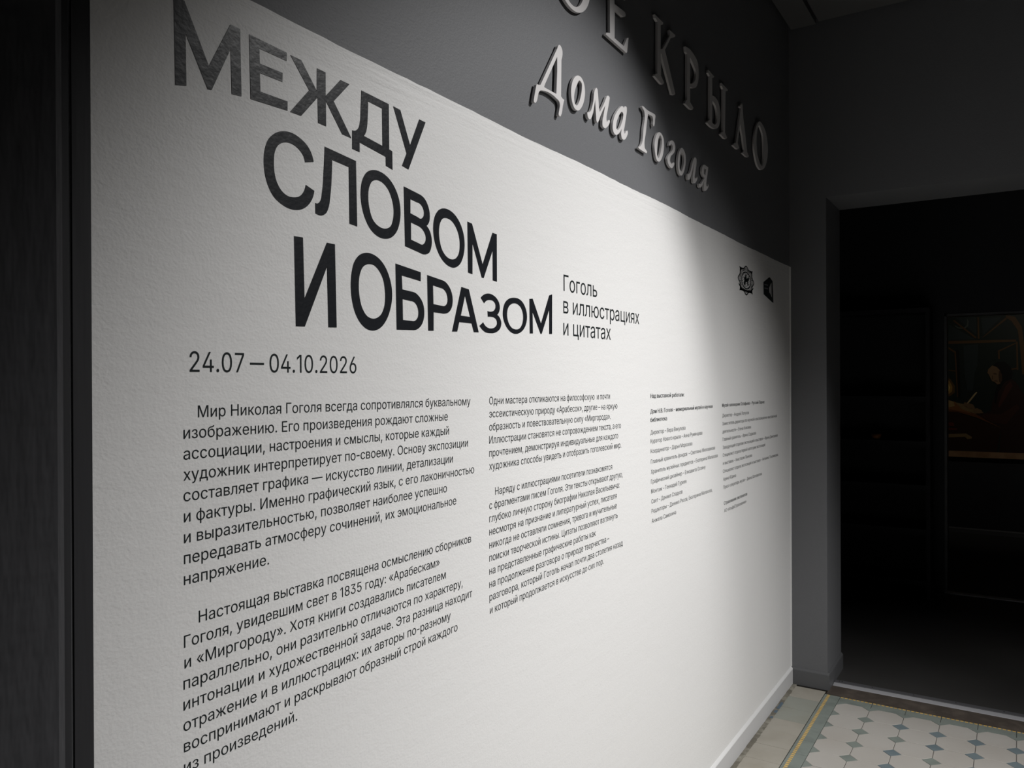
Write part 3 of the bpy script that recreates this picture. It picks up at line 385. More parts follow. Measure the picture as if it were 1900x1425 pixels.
"Э":[1003,[[[478,-13],[427,-11],[379,-3],[333,9],[289,27],[249,49],[211,75],[178,105],[148,140],[122,179],[101,221],[85,267],[73,315],[200,315],[209,283],[222,252],[237,225],[256,200],[277,178],[300,158],[326,141],[354,128],[383,117],[414,110],[446,106],[478,104],[537,109],[592,124],[642,150],[687,185],[726,230],[757,284],[781,347],[795,419],[799,499],[795,580],[781,652],[757,715],[726,770],[687,815],[642,850],[592,876],[537,891],[478,896],[446,894],[414,890],[383,883],[354,872],[326,859],[300,842],[277,822],[256,800],[237,776],[222,748],[209,718],[200,685],[73,685],[85,734],[101,780],[122,822],[148,861],[178,896],[212,926],[250,952],[290,974],[334,991],[380,1004],[428,1011],[478,1013],[561,1006],[638,986],[708,951],[770,903],[823,844],[866,773],[898,691],[917,600],[923,499],[917,399],[898,309],[866,227],[823,156],[770,97],[708,49],[638,14],[561,-6]],[[381,454],[381,566],[844,566],[844,454]]]],
"Ю":[1392,[[[458,558],[458,451],[179,451],[179,558]],[[245,1000],[245,0],[118,0],[118,1000]],[[868,-13],[786,-6],[709,14],[639,49],[577,96],[524,156],[481,227],[449,308],[429,399],[423,499],[429,600],[449,691],[481,773],[524,844],[577,903],[639,951],[709,986],[786,1006],[868,1013],[951,1006],[1028,986],[1098,951],[1160,903],[1212,844],[1255,773],[1287,691],[1306,600],[1313,499],[1306,399],[1287,308],[1255,227],[1212,156],[1160,96],[1098,49],[1028,14],[951,-6]],[[868,104],[926,109],[980,124],[1031,149],[1076,184],[1114,229],[1146,283],[1170,347],[1184,419],[1189,499],[1184,581],[1170,653],[1146,717],[1114,771],[1076,816],[1031,851],[980,876],[926,891],[868,896],[810,891],[756,876],[706,850],[660,815],[622,770],[590,716],[566,653],[552,580],[547,499],[552,419],[566,347],[590,284],[622,229],[660,185],[706,150],[756,124],[810,109]]]],
"а":[765,[[[314,-17],[268,-14],[226,-5],[186,10],[150,30],[119,56],[94,88],[75,124],[63,166],[60,212],[63,252],[71,287],[85,316],[104,341],[126,362],[152,380],[182,394],[213,405],[246,414],[350,432],[459,446],[521,462],[533,471],[539,484],[542,501],[542,505],[540,534],[534,560],[524,583],[511,603],[493,620],[471,633],[446,643],[417,648],[385,650],[351,648],[320,643],[293,634],[269,621],[249,607],[231,591],[217,574],[205,556],[197,538],[81,572],[100,615],[125,650],[154,680],[187,704],[223,724],[261,738],[301,748],[341,754],[381,756],[470,746],[501,737],[532,725],[562,708],[589,688],[613,661],[634,630],[649,591],[659,546],[662,494],[662,0],[544,0],[544,102],[536,102],[495,48],[475,31],[451,16],[423,2],[391,-8],[355,-15]],[[335,89],[377,92],[415,101],[448,115],[476,135],[499,157],[518,183],[531,211],[539,241],[542,271],[542,373],[510,358],[455,346],[394,337],[345,330],[264,312],[240,302],[220,289],[203,274],[191,255],[183,233],[181,206],[183,182],[189,161],[200,142],[215,126],[233,113],[255,103],[279,95],[306,91]]]],
"б":[809,[[[408,-16],[346,-11],[288,4],[235,30],[187,65],[146,109],[112,161],[87,221],[72,289],[67,364],[67,389],[69,463],[73,531],[81,592],[91,646],[105,695],[123,738],[144,776],[169,809],[199,837],[232,860],[270,880],[312,895],[359,906],[411,915],[468,920],[537,933],[551,940],[562,949],[569,959],[578,1000],[685,1000],[683,965],[676,933],[665,906],[648,882],[625,863],[597,847],[561,834],[519,825],[468,819],[405,813],[350,802],[304,788],[266,767],[234,738],[209,701],[190,653],[176,594],[166,522],[169,522],[185,555],[206,587],[231,617],[260,644],[293,667],[329,687],[367,702],[408,711],[450,714],[503,709],[552,693],[598,667],[639,632],[674,589],[703,539],[724,483],[737,422],[742,356],[737,288],[723,225],[699,166],[666,114],[627,69],[580,33],[528,6],[470,-11]],[[409,90],[452,93],[489,104],[523,121],[552,145],[577,175],[596,211],[610,253],[619,299],[621,350],[619,401],[611,448],[597,489],[579,524],[555,554],[527,578],[494,595],[456,605],[415,609],[372,605],[332,594],[296,575],[265,550],[238,519],[216,482],[201,441],[191,395],[188,345],[191,298],[200,254],[214,213],[235,178],[260,148],[291,123],[326,105],[365,94]]]],
"в":[770,[[[103,0],[103,746],[409,746],[485,740],[549,722],[603,692],[643,652],[667,603],[675,547],[671,506],[658,472],[636,443],[607,421],[572,404],[531,392],[559,386],[587,376],[613,363],[638,345],[660,324],[679,299],[693,271],[701,238],[704,201],[701,164],[691,130],[674,98],[651,70],[623,46],[589,26],[550,12],[505,3],[456,0]],[[217,109],[456,109],[492,112],[523,122],[548,137],[566,157],[577,182],[581,211],[577,247],[566,276],[548,300],[523,318],[492,329],[456,332],[217,332]],[[217,433],[410,433],[452,436],[487,445],[516,461],[537,482],[550,507],[554,537],[550,566],[537,590],[516,610],[487,625],[451,633],[409,636],[217,636]]]],
"г":[597,[[[569,746],[569,635],[223,635],[223,0],[103,0],[103,746]]]],
"д":[840,[[[26,-215],[26,111],[87,111],[127,162],[156,229],[177,322],[192,454],[217,746],[700,746],[700,111],[814,111],[814,-215],[695,-215],[695,0],[146,0],[146,-215]],[[223,111],[581,111],[581,635],[326,635],[309,454],[301,378],[292,310],[280,249],[266,195],[247,149]]]],
"е":[794,[[[417,-16],[348,-11],[285,5],[230,32],[182,69],[142,113],[109,167],[86,227],[72,294],[67,367],[72,441],[86,508],[109,569],[140,624],[179,669],[226,706],[280,734],[339,750],[403,756],[444,753],[483,747],[522,735],[560,719],[595,697],[628,670],[657,637],[682,599],[702,554],[717,503],[726,445],[730,381],[730,333],[147,333],[147,434],[664,434],[609,397],[606,445],[598,488],[585,528],[567,563],[544,593],[516,617],[483,635],[446,645],[403,649],[360,645],[322,634],[288,616],[258,592],[234,563],[214,530],[200,493],[191,455],[189,415],[189,349],[192,297],[201,250],[217,209],[239,173],[265,144],[297,121],[333,104],[373,94],[417,91],[446,92],[474,96],[499,104],[522,114],[543,127],[561,143],[577,162],[590,183],[601,207],[717,179],[703,142],[684,108],[659,77],[629,50],[594,27],[555,9],[513,-5],[466,-13]]]],
"ж":[1107,[[[41,0],[343,379],[45,746],[187,746],[435,429],[495,429],[495,746],[615,746],[615,429],[673,429],[919,746],[1063,746],[766,379],[1066,0],[921,0],[672,318],[615,318],[615,0],[495,0],[495,318],[438,318],[187,0]]]],
"з":[675,[[[336,-9],[288,-6],[242,2],[199,15],[160,34],[127,57],[100,84],[79,115],[67,150],[62,187],[184,187],[190,162],[206,140],[231,120],[262,105],[297,96],[336,93],[379,97],[415,109],[447,128],[470,152],[485,181],[489,213],[484,247],[469,277],[444,302],[410,321],[368,332],[320,336],[270,336],[270,426],[320,426],[360,430],[396,440],[426,458],[450,482],[464,510],[468,543],[465,574],[453,602],[433,625],[407,642],[376,653],[340,656],[303,653],[270,644],[239,628],[215,607],[200,582],[194,552],[78,552],[83,591],[95,626],[115,658],[142,687],[173,710],[210,729],[251,743],[294,752],[340,754],[388,751],[432,742],[470,727],[504,706],[533,681],[556,652],[572,620],[583,585],[586,548],[581,507],[568,471],[545,441],[515,416],[481,398],[443,387],[443,382],[495,370],[538,350],[571,322],[595,288],[610,249],[615,205],[611,166],[599,129],[579,95],[552,65],[519,39],[480,19],[436,4],[388,-6]]]],
"и":[807,[[[703,0],[583,0],[583,540],[575,540],[218,0],[103,0],[103,746],[223,746],[223,204],[232,204],[589,746],[703,746]]]],
"й":[807,[[[703,0],[583,0],[583,540],[575,540],[218,0],[103,0],[103,746],[223,746],[223,204],[232,204],[589,746],[703,746]],[[403,851],[368,854],[336,862],[305,876],[278,895],[255,918],[236,945],[221,974],[212,1006],[209,1040],[297,1040],[301,1012],[311,987],[327,965],[349,949],[374,939],[403,936],[432,939],[458,949],[480,965],[496,987],[506,1012],[509,1040],[598,1040],[595,1006],[587,975],[572,945],[553,918],[530,895],[502,877],[472,862],[439,854]]]],
"к":[740,[[[103,0],[103,746],[223,746],[223,423],[299,423],[566,746],[719,746],[419,385],[723,0],[570,0],[328,312],[223,312],[223,0]]]],
"л":[787,[[[13,0],[13,111],[40,111],[61,112],[79,116],[95,123],[109,134],[121,149],[132,169],[140,193],[148,224],[153,261],[165,414],[179,746],[684,746],[684,0],[563,0],[563,635],[293,635],[281,372],[275,294],[266,225],[254,165],[236,115],[213,73],[185,41],[149,18],[105,5],[54,0]]]],
"м":[1052,[[[103,0],[103,746],[284,746],[456,330],[484,260],[504,197],[521,138],[537,80],[516,80],[531,137],[547,196],[568,259],[595,330],[766,746],[948,746],[948,0],[828,0],[828,388],[828,465],[829,542],[830,618],[832,697],[846,697],[816,591],[784,495],[741,389],[578,0],[472,0],[307,389],[265,495],[232,590],[201,697],[219,697],[220,625],[222,548],[222,469],[223,388],[223,0]]]],
"н":[803,[[[607,438],[607,328],[195,328],[195,438]],[[223,746],[223,0],[103,0],[103,746]],[[699,746],[699,0],[579,0],[579,746]]]],
"о":[816,[[[407,-16],[343,-11],[283,5],[230,32],[182,69],[142,114],[110,167],[86,228],[72,295],[67,368],[72,443],[86,511],[110,572],[142,626],[182,671],[230,707],[283,734],[343,750],[407,756],[473,750],[533,734],[587,707],[634,671],[674,626],[706,572],[730,511],[744,443],[749,368],[744,295],[730,228],[706,167],[674,114],[634,69],[587,32],[533,5],[473,-11]],[[407,91],[455,96],[496,108],[531,130],[561,158],[585,192],[604,231],[617,274],[625,320],[628,368],[625,417],[617,464],[604,507],[585,547],[561,581],[531,610],[496,631],[455,644],[407,648],[361,644],[320,631],[285,610],[256,581],[232,547],[213,508],[200,464],[192,418],[189,368],[192,320],[200,274],[213,231],[232,192],[256,158],[285,130],[320,108],[361,96]]]],
"п":[803,[[[699,746],[699,0],[579,0],[579,635],[224,635],[224,0],[103,0],[103,746]]]],
"р":[834,[[[103,-281],[103,746],[220,746],[220,628],[232,628],[270,680],[288,699],[310,716],[337,733],[369,745],[406,753],[450,756],[510,750],[565,735],[615,709],[659,673],[697,628],[727,575],[749,514],[763,446],[767,371],[763,296],[749,228],[727,166],[697,113],[660,68],[616,32],[566,5],[511,-11],[451,-16],[408,-13],[371,-6],[339,7],[312,24],[290,42],[271,61],[232,115],[223,115],[223,-281]],[[433,92],[477,96],[515,108],[549,129],[578,156],[602,190],[621,229],[634,273],[642,321],[645,372],[642,423],[634,470],[621,513],[603,552],[579,585],[550,612],[516,632],[477,644],[433,648],[389,644],[351,633],[317,613],[288,587],[264,555],[246,517],[232,473],[224,425],[221,372],[224,319],[232,270],[246,226],[265,187],[289,154],[318,128],[352,108],[390,96]]]],
"с":[778,[[[407,-16],[343,-11],[283,5],[230,32],[182,69],[142,114],[110,167],[86,228],[72,295],[67,368],[72,443],[86,511],[110,572],[142,626],[182,671],[230,707],[283,734],[343,750],[407,756],[443,754],[478,749],[511,741],[543,730],[572,716],[600,700],[625,680],[648,658],[668,633],[686,605],[700,576],[711,544],[595,515],[571,568],[531,611],[476,639],[407,648],[361,644],[320,631],[285,610],[256,581],[232,547],[213,508],[200,464],[192,418],[189,368],[192,320],[200,274],[213,231],[232,192],[256,158],[285,130],[320,108],[361,96],[407,91],[477,101],[532,130],[573,174],[598,230],[713,201],[702,169],[688,138],[671,110],[650,85],[628,62],[602,42],[574,24],[544,10],[512,-1],[479,-10],[444,-14]]]],
"т":[639,[[[260,0],[260,638],[13,638],[13,746],[626,746],[626,638],[380,638],[380,0]]]],
"у":[765,[[[93,-272],[121,-168],[140,-172],[163,-176],[184,-177],[204,-175],[223,-169],[240,-159],[256,-145],[271,-126],[284,-101],[296,-70],[319,-3],[34,746],[166,746],[325,305],[367,170],[404,41],[361,41],[398,171],[440,305],[600,746],[730,746],[401,-114],[385,-151],[367,-183],[347,-210],[325,-234],[300,-252],[274,-267],[245,-277],[214,-283],[180,-285],[127,-281]]]],
"ф":[938,[[[409,-16],[344,-11],[284,5],[231,32],[183,69],[143,114],[110,167],[86,228],[72,295],[67,368],[72,443],[86,511],[110,572],[143,626],[183,671],[231,707],[284,734],[344,750],[409,756],[530,756],[594,750],[654,734],[708,707],[755,671],[795,626],[828,572],[852,511],[866,443],[871,368],[866,295],[852,228],[828,167],[795,114],[755,69],[708,32],[654,5],[594,-11],[530,-16]],[[409,85],[530,85],[576,90],[618,103],[653,125],[683,155],[708,189],[727,230],[741,274],[749,320],[752,368],[749,418],[741,465],[727,510],[708,552],[683,588],[653,618],[618,641],[576,654],[530,659],[409,659],[362,654],[321,641],[286,618],[255,588],[231,552],[211,510],[198,465],[189,418],[187,368],[189,320],[198,274],[211,230],[231,189],[255,155],[285,125],[321,103],[362,90]],[[409,-281],[409,1000],[530,1000],[530,-281]]]],
"х":[744,[[[41,0],[337,429],[336,336],[56,746],[197,746],[290,601],[352,498],[407,405],[345,405],[398,498],[458,601],[554,746],[691,746],[410,332],[410,421],[703,0],[564,0],[454,168],[393,267],[340,357],[402,357],[351,267],[291,168],[180,0]]]],
"ц":[816,[[[103,0],[103,746],[223,746],[223,111],[579,111],[579,746],[699,746],[699,0]],[[676,-215],[676,0],[626,0],[626,111],[797,111],[796,-215]]]],
"ч":[789,[[[389,233],[308,241],[238,263],[181,302],[147,340],[123,388],[108,444],[103,508],[103,746],[223,746],[223,508],[229,456],[245,415],[271,383],[305,361],[344,348],[389,344],[435,345],[479,350],[519,357],[638,391],[638,281],[560,256],[480,239]],[[565,0],[565,746],[685,746],[685,0]]]],
"ш":[1125,[[[103,746],[223,746],[223,111],[502,111],[502,746],[622,746],[622,111],[901,111],[901,746],[1021,746],[1021,0],[103,0]]]],
"щ":[1144,[[[103,746],[223,746],[223,111],[502,111],[502,746],[622,746],[622,111],[901,111],[901,746],[1021,746],[1021,0],[103,0]],[[998,-215],[998,0],[948,0],[948,111],[1119,111],[1118,-215]]]],
"ы":[1004,[[[205,480],[421,480],[477,476],[526,466],[570,449],[608,426],[639,398],[663,365],[681,327],[691,287],[695,242],[691,199],[680,158],[663,119],[638,85],[607,56],[570,32],[526,14],[477,4],[421,0],[103,0],[103,746],[223,746],[223,111],[421,111],[463,115],[500,126],[531,146],[555,172],[569,202],[574,238],[569,274],[555,305],[531,332],[500,352],[463,364],[421,368],[205,368]],[[780,0],[780,746],[900,746],[900,0]]]],
"ь":[762,[[[205,480],[421,480],[477,476],[526,466],[570,449],[608,426],[639,398],[663,365],[681,327],[691,287],[695,242],[691,199],[680,158],[663,119],[638,85],[607,56],[570,32],[526,14],[477,4],[421,0],[103,0],[103,746],[223,746],[223,111],[421,111],[463,115],[500,126],[531,146],[555,172],[569,202],[574,238],[569,274],[555,305],[531,332],[500,352],[463,364],[421,368],[205,368]]]],
"э":[778,[[[370,-16],[334,-14],[299,-10],[265,-1],[234,10],[204,24],[176,42],[150,62],[128,85],[107,110],[90,138],[76,169],[64,201],[180,230],[205,174],[246,130],[301,101],[370,91],[417,96],[458,108],[493,130],[522,158],[546,192],[565,231],[578,274],[586,320],[589,368],[586,418],[578,464],[565,508],[546,547],[522,581],[493,610],[458,631],[417,644],[370,648],[302,639],[247,611],[207,568],[183,515],[67,544],[78,576],[92,605],[110,633],[130,658],[153,680],[178,700],[206,716],[235,730],[267,741],[300,749],[334,754],[370,756],[435,750],[495,734],[548,707],[596,671],[635,626],[668,572],[692,511],[706,443],[711,368],[706,295],[692,228],[668,167],[635,114],[596,69],[548,32],[495,5],[435,-11]],[[608,320],[260,320],[260,428],[608,428]]]],
"ю":[1150,[[[103,0],[103,746],[217,746],[217,0]],[[191,319],[191,426],[462,426],[462,319]],[[741,-16],[676,-11],[616,5],[562,32],[515,69],[475,114],[443,167],[420,228],[405,295],[401,368],[405,443],[420,511],[443,572],[475,626],[515,671],[562,707],[616,734],[676,750],[741,756],[806,750],[866,734],[920,707],[967,671],[1007,626],[1039,572],[1063,511],[1077,443],[1082,368],[1077,295],[1063,228],[1039,167],[1007,114],[967,69],[920,32],[866,5],[806,-11]],[[741,91],[788,96],[829,108],[864,130],[894,158],[918,192],[937,231],[950,274],[958,320],[960,368],[958,417],[950,464],[937,507],[918,547],[894,581],[864,610],[829,631],[788,644],[741,648],[695,644],[654,631],[618,610],[589,581],[565,547],[546,508],[533,464],[525,418],[522,368],[525,320],[533,274],[546,231],[565,192],[589,158],[618,130],[654,108],[695,96]]]],
"я":[757,[[[653,0],[534,0],[534,641],[362,641],[304,637],[258,626],[224,607],[201,581],[187,548],[183,509],[187,471],[201,440],[225,414],[259,395],[304,384],[362,381],[585,381],[585,280],[354,280],[264,287],[191,308],[135,343],[94,389],[70,445],[62,509],[70,575],[94,632],[135,680],[191,717],[264,738],[353,746],[653,746]],[[168,0],[30,0],[239,338],[373,338]]]],
"–":[687,[[[687,481],[687,369],[0,369],[0,481]]]],
"—":[1374,[[[1374,481],[1374,369],[0,369],[0,481]]]],
" ":[369,[]]}
PAINT = [
["night",[[-3575,21353],[-10386,21411],[-10353,8077],[-3538,8034]]],
["sky",[[-5007,18422],[-6258,18497],[-6204,16455],[-5915,15574],[-5815,14025],[-5334,14024],[-5145,15470]]],
["sky",[[-3790,20534],[-6020,19002],[-3687,19022]]],
["sky",[[-4381,21180],[-6121,21153],[-6117,19440]]],
["sky",[[-6502,21080],[-8192,21054],[-6688,19420]]],
["moon",[[-5305,21136],[-5468,20796],[-5428,20298],[-5108,20033],[-4574,20110],[-4281,20345],[-4282,20457],[-4574,20222],[-5060,20168],[-5303,20414],[-5352,20801]]],
["wood",[[-3638,18911],[-9383,18870],[-9383,18654],[-3637,18607]]],
["wood",[[-6217,21148],[-6331,21143],[-6383,19045],[-6230,19050]]],
["wood",[[-4087,20914],[-4234,20963],[-6164,19163],[-6020,19090]]],
["wood",[[-8516,20985],[-8673,20869],[-6877,19303],[-6545,19095]]],
["wood",[[-8563,21221],[-9297,21056],[-9841,20061],[-10062,18117],[-10101,15537],[-9875,15539],[-9700,18127],[-9522,19750],[-9022,20636],[-8563,20982]]],
["wood",[[-9383,18676],[-9510,18672],[-9558,15973],[-9422,15975]]],
["wood",[[-3636,18349],[-3705,18347],[-4372,17825],[-4604,13352],[-4458,13351],[-4254,17716],[-3636,18180]]],
["wood",[[-3630,16067],[-4318,15969],[-4318,15880],[-3630,15977]]],
["wood",[[-9382,18481],[-8045,17758],[-8071,17027],[-7922,17030],[-7905,17849],[-9383,18589]]],
["wood",[[-8918,16089],[-9468,16190],[-9467,16061],[-8918,15959]]],
["dark",[[-4373,18049],[-4666,17930],[-4750,13353],[-4555,13240]]],
["glow3",[[-3578,15370],[-3874,15144],[-4265,14470],[-4263,13798],[-3869,13460],[-3573,13346]]],
["glow2",[[-3578,15145],[-3824,14919],[-4069,14358],[-4018,13909],[-3722,13628],[-3573,13571]]],
["glow1",[[-3577,14808],[-3725,14639],[-3872,14302],[-3772,13965],[-3574,13852]]],
["deskdark",[[-3569,11883],[-4356,11896],[-8165,10433],[-7977,9445],[-7787,8018],[-3558,8001]]],
["desk",[[-3570,12221],[-4552,12179],[-6001,11757],[-8166,10651],[-8119,10431],[-6095,11372],[-4454,11898],[-3569,11906]]],
["deskglow",[[-3572,13008],[-4261,12902],[-5136,12243],[-5713,11752],[-4552,12011],[-3570,12165]]],
["paper",[[-3671,13065],[-4163,12901],[-4260,12454],[-3619,12334]]],
["paper2",[[-4261,12846],[-5185,12633],[-6478,12041],[-6762,11770],[-6001,11757],[-4942,12129]]],
["coat",[[-7803,14247],[-8176,14683],[-8916,15222],[-9464,14679],[-10006,13602],[-10362,11672],[-10353,8077],[-7973,7972],[-8165,10433],[-7044,11061],[-6001,11757],[-6857,11827],[-7329,12054],[-7472,12933]]],
["coatfold",[[-8546,14464],[-8915,14897],[-9098,14463],[-8450,13159],[-8031,12392],[-7892,12500],[-8173,13484]]],
["sleeve",[[-6857,11772],[-8169,11740],[-9459,12735],[-9640,12306],[-8537,10769],[-7420,10960],[-6287,11541]]],
["hair",[[-7434,16327],[-7809,16759],[-8459,16769],[-8919,16306],[-9119,15654],[-9008,15113],[-8547,14899],[-8176,14465],[-7897,14683],[-8085,15337],[-7994,15992],[-7621,16106]]],
["face",[[-7434,16437],[-7104,16058],[-7037,15729],[-7169,15508],[-7318,15123],[-7430,14904],[-7617,14848],[-7850,14596],[-8083,14661],[-8223,15009],[-8178,15554],[-8040,15992],[-7808,16267]]],
["faceshade",[[-7994,15992],[-8225,15554],[-8251,15009],[-8102,14661],[-7991,14901],[-7946,15447]]],
["faceshade",[[-7599,14990],[-7805,14968],[-7935,14880],[-7786,14869],[-7636,14914]]],
["faceshade",[[-7470,15626],[-7666,15690],[-7825,15623],[-7825,15557],[-7619,15548]]],
["hand",[[-7264,16001],[-7377,15978],[-7432,15561],[-7393,15101],[-7318,15167],[-7282,15562]]],
["faceshade",[[-7432,15451],[-7488,15429],[-7506,15100],[-7431,15079]]],
["collar",[[-7850,14574],[-8176,14661],[-8455,14899],[-8175,14247],[-7942,13919],[-7752,12717],[-7612,12824],[-7662,13809]]],
["hand",[[-5089,12854],[-5379,12802],[-5812,12640],[-5983,12365],[-5714,12195],[-5378,12302],[-5136,12465],[-5021,12687]]],
["hand",[[-5811,12252],[-6193,12280],[-6526,12097],[-6668,11824],[-6287,11762],[-5858,11921]]],
["quill",[[-6121,13893],[-6178,13804],[-5524,12859],[-5311,12690],[-5350,12857],[-5910,13671]]],
["red",[[-3714,10874],[-4157,10828],[-4205,10494],[-3713,10537]]],
["red",[[-3663,10311],[-4449,10276],[-4449,10108],[-3663,10108]]],
["paper2",[[-3711,9694],[-5226,9797],[-5707,9479],[-5707,9313],[-5321,9244],[-5128,9460],[-3710,9357]]]]

# ------------------------------------------------------------------ setting: the lit text wall
L = 4.0759            # x of the back wall
H = 3.235             # ceiling height
ZT = 2.0665           # top of the white field
b = MB(); b.box((-2.5, 0.0, -0.02), (L + 0.0, 0.2, H + 0.1))
wall_left = b.build('wall_left', M['grey'], kind='structure')
# white paint field: slightly wavy hand-cut top edge, 1 mm proud of the grey coat
top = []
x = 0.546
while x < L - 0.001:
    top.append((x, ZT + 0.0022 * math.sin(x * 3.1 + 0.6) + 0.0011 * math.sin(x * 11) + random.uniform(-0.0007, 0.0007)))
    x += 0.03
top.append((L, ZT + 0.001))
lo = [(0.546, 0.0)] + [(L, 0.0)][:1] + top[::-1]
v, f = fill([lo], 0.001)
o = obj('white_paint_field', [(a, -0.0005 - t, c) for a, c, t in v], f, M['white'], wall_left)
o['label'] = 'white painted field with black lettering'
b = MB(); b.box((L - 0.0035, -0.006, 0.086), (L, -0.0008, 2.066))
o = b.build('corner_paint_bead', M['white_trim'], wall_left)

# baseboard of the text wall
def skirting(name, p0, p1, n, m, z1=0.0842, t=0.010, kind='structure', parent=None, mi=None):
    """profile swept from p0 to p1, n = outward normal (x, y)"""
    prof = [(0, 0), (t, 0), (t, z1 - 0.010), (t * 0.85, z1 - 0.007), (t * 0.1, z1), (0, z1)]
    v = []
    for p in (p0, p1):
        for a, z in prof: v.append((p[0] + n[0] * a, p[1] + n[1] * a, z))
    k = len(prof); f = [tuple(range(k)), tuple(range(2 * k - 1, k - 1, -1))]
    for i in range(k):
        j = (i + 1) % k; f.append((i, k + i, k + j, j))
    return obj(name, v, f, m, parent, kind, mi)
skirting('baseboard_left', (0.546, -0.001), (L, -0.001), (0, -1), [M['white_shaded'], M['white_trim']], mi=[0, 0, 0, 0, 1, 1, 1, 0])  # dark face, bright bevel: fall of light put into the colours

# left: dark post strip and the dark woven panel beside it
b = MB(); b.box((0.40, -0.004, 0), (0.5175, 0.0, H)); b.box((0.522, -0.0025, 0), (0.5445, 0.0, H))
b.build('trim_1', M['post'], kind='structure')
b = MB(); b.prism([(-1.2, -0.10), (0.452, -0.10), (0.4625, -0.092), (0.4625, -0.004), (-1.2, -0.004)], 0, H)
o = b.build('wall_panel', M['canvas']); tag(o, 'dark woven wall panel at the far left beside the white wall', 'panel')

# ------------------------------------------------------------------ back wall with the opening
YJ = -0.172; XJ = 4.425; ZL = 2.391; YR = -1.75
b = MB()
b.box((L, YJ, 0), (XJ, 0.2, H + 0.1))
b.box((L, -4.3, 0), (XJ, YR, H + 0.1))
b.box((L, YR, ZL), (XJ, YJ, H + 0.1))
b.build('wall_back', M['grey'], kind='structure')
skirting('baseboard_back', (L, 0.0), (L, YJ - 0.010), (-1, 0), M['grey_trim'], 0.083, 0.010)
skirting('baseboard_jamb', (L + 0.0002, YJ), (XJ, YJ), (0, -1), M['grey_trim'], 0.083, 0.010)
skirting('baseboard_right', (L, YR), (L, -4.2), (-1, 0), M['grey_trim'], 0.083, 0.010)
b = MB(); b.box((-2.6, -4.4, 0), (L, -4.2, H + 0.1)); b.build('wall_right', M['black'], kind='structure')
b = MB(); b.box((-2.7, -4.4, 0), (-2.5, 0.2, H + 0.1)); b.build('wall_front', M['black'], kind='structure')

# ceiling: slab, edge board along the wall and large boards with shadow gaps
b = MB(); b.box((-2.7, -4.4, H + 0.03), (XJ, 0.2, H + 0.12))
ceiling = b.build('ceiling', M['black'], kind='structure')
def cpanel(x0, y0, x1, y1):
    b = MB(); b.box((x0, y0, H), (x1, y1, H + 0.03)); b.build('ceiling_board', M['ceil'], ceiling)
cpanel(-2.5, -0.132, L - 0.012, -0.014)
for i in range(3):
    for j in range(2):
        cpanel(L - 0.028 - 2.16 * (i + 1), -0.141 - 2.0 * (j + 1), L - 0.034 - 2.16 * i, -0.141 - 2.0 * j - 0.008)

# ------------------------------------------------------------------ tiled floor
P = 0.1412; e = 0.034; Z0 = -0.012
b = MB(); b.box((-2.5, -4.2, -0.06), (4.135, 0.0, -0.0025))
floor = b.build('floor', M['grout'], kind='structure')
XF, YF = 3.948, -0.241       # inner corner of the octagon field
g = 0.0010
def octo(cx, cy):
    r = P / 2 - g; k = e
    return [(cx + r, cy - r + k), (cx + r, cy + r - k), (cx + r - k, cy + r), (cx - r + k, cy + r), (cx - r, cy + r - k), (cx - r, cy - r + k), (cx - r + k, cy - r), (cx + r - k, cy - r)]
def tilemesh(name, poly, mats, inset=0.0012, extra=None):
    b = MB(); b.prism(poly, Z0, 0.0, inset)
    if extra: extra(b)
    me = bpy.data.meshes.new(name); me.from_pydata(b.v, [], b.f)
    for m in mats: me.materials.append(m)
    for p, i in zip(me.polygons, b.m): p.material_index = i
    me.update(); return me
def put(name, me, loc, tilt=True, parent=None, rz=0):
    o = bpy.data.objects.new(name, me); C.objects.link(o)
    o.location = (loc[0], loc[1], random.uniform(-0.0005, 0.0003) if tilt else 0)
    o.rotation_euler = (random.uniform(-0.002, 0.002), random.uniform(-0.002, 0.002), rz)
    o.parent = parent or floor; return o
me_oct = tilemesh('octagon_tile', octo(0, 0), [M['oct']])
k = e - 0.0004
me_dot_b = tilemesh('dot_tile', [(k, 0), (0, k), (-k, 0), (0, -k)], [M['blue']], 0.0008)
me_dot_g = tilemesh('dot_tile', [(k, 0), (0, k), (-k, 0), (0, -k)], [M['green']], 0.0008)
me_half_y = tilemesh('half_dot_tile', [(k, -0.0008), (-k, -0.0008), (0, -k)], [M['green']], 0.0006)     # along the side band
me_half_x = tilemesh('half_dot_tile', [(-0.0008, k), (-k, 0), (-0.0008, -k)], [M['green']], 0.0006)    # along the threshold band
NI, NJ = 11, 11
stuff = MB(); stuffd = MB()
for i in range(46):
    for j in range(28):
        cx, cy = XF - P * (i + 0.5), YF - P * (j + 0.5)
        if cx < -2.45 or cy < -4.15: continue
        if i < NI and j < NJ: put('octagon_tile', me_oct, (cx, cy))
        else: stuff.prism(octo(cx, cy), Z0, 0.0, 0.0012)
        dx, dy = XF - P * (i + 1), YF - P * (j + 1)
        if i < NI and j < NJ: put('dot_tile', me_dot_g if j < 1 or (i * 7 + j * 3) % 5 == 0 else me_dot_b, (dx, dy))
        elif dx > -2.4 and dy > -4.1: stuffd.prism([(dx + k, dy), (dx, dy + k), (dx - k, dy), (dx, dy - k)], Z0, 0.0, 0.0008)
for i in range(NI): put('half_dot_tile', me_half_y, (XF - P * (i + 1), YF), False)
for j in range(NJ): put('half_dot_tile', me_half_x, (XF, YF - P * (j + 1)), False)
b = MB(); b.prism([(XF - 0.0006, YF - 0.0006), (XF - k, YF - 0.0006), (XF - 0.0006, YF - k)], Z0, 0.0, 0.0006); b.build('half_dot_tile', M['green'], floor)
o = stuff.build('octagon_tiles_beyond', M['oct'], floor); o['kind'] = 'stuff'
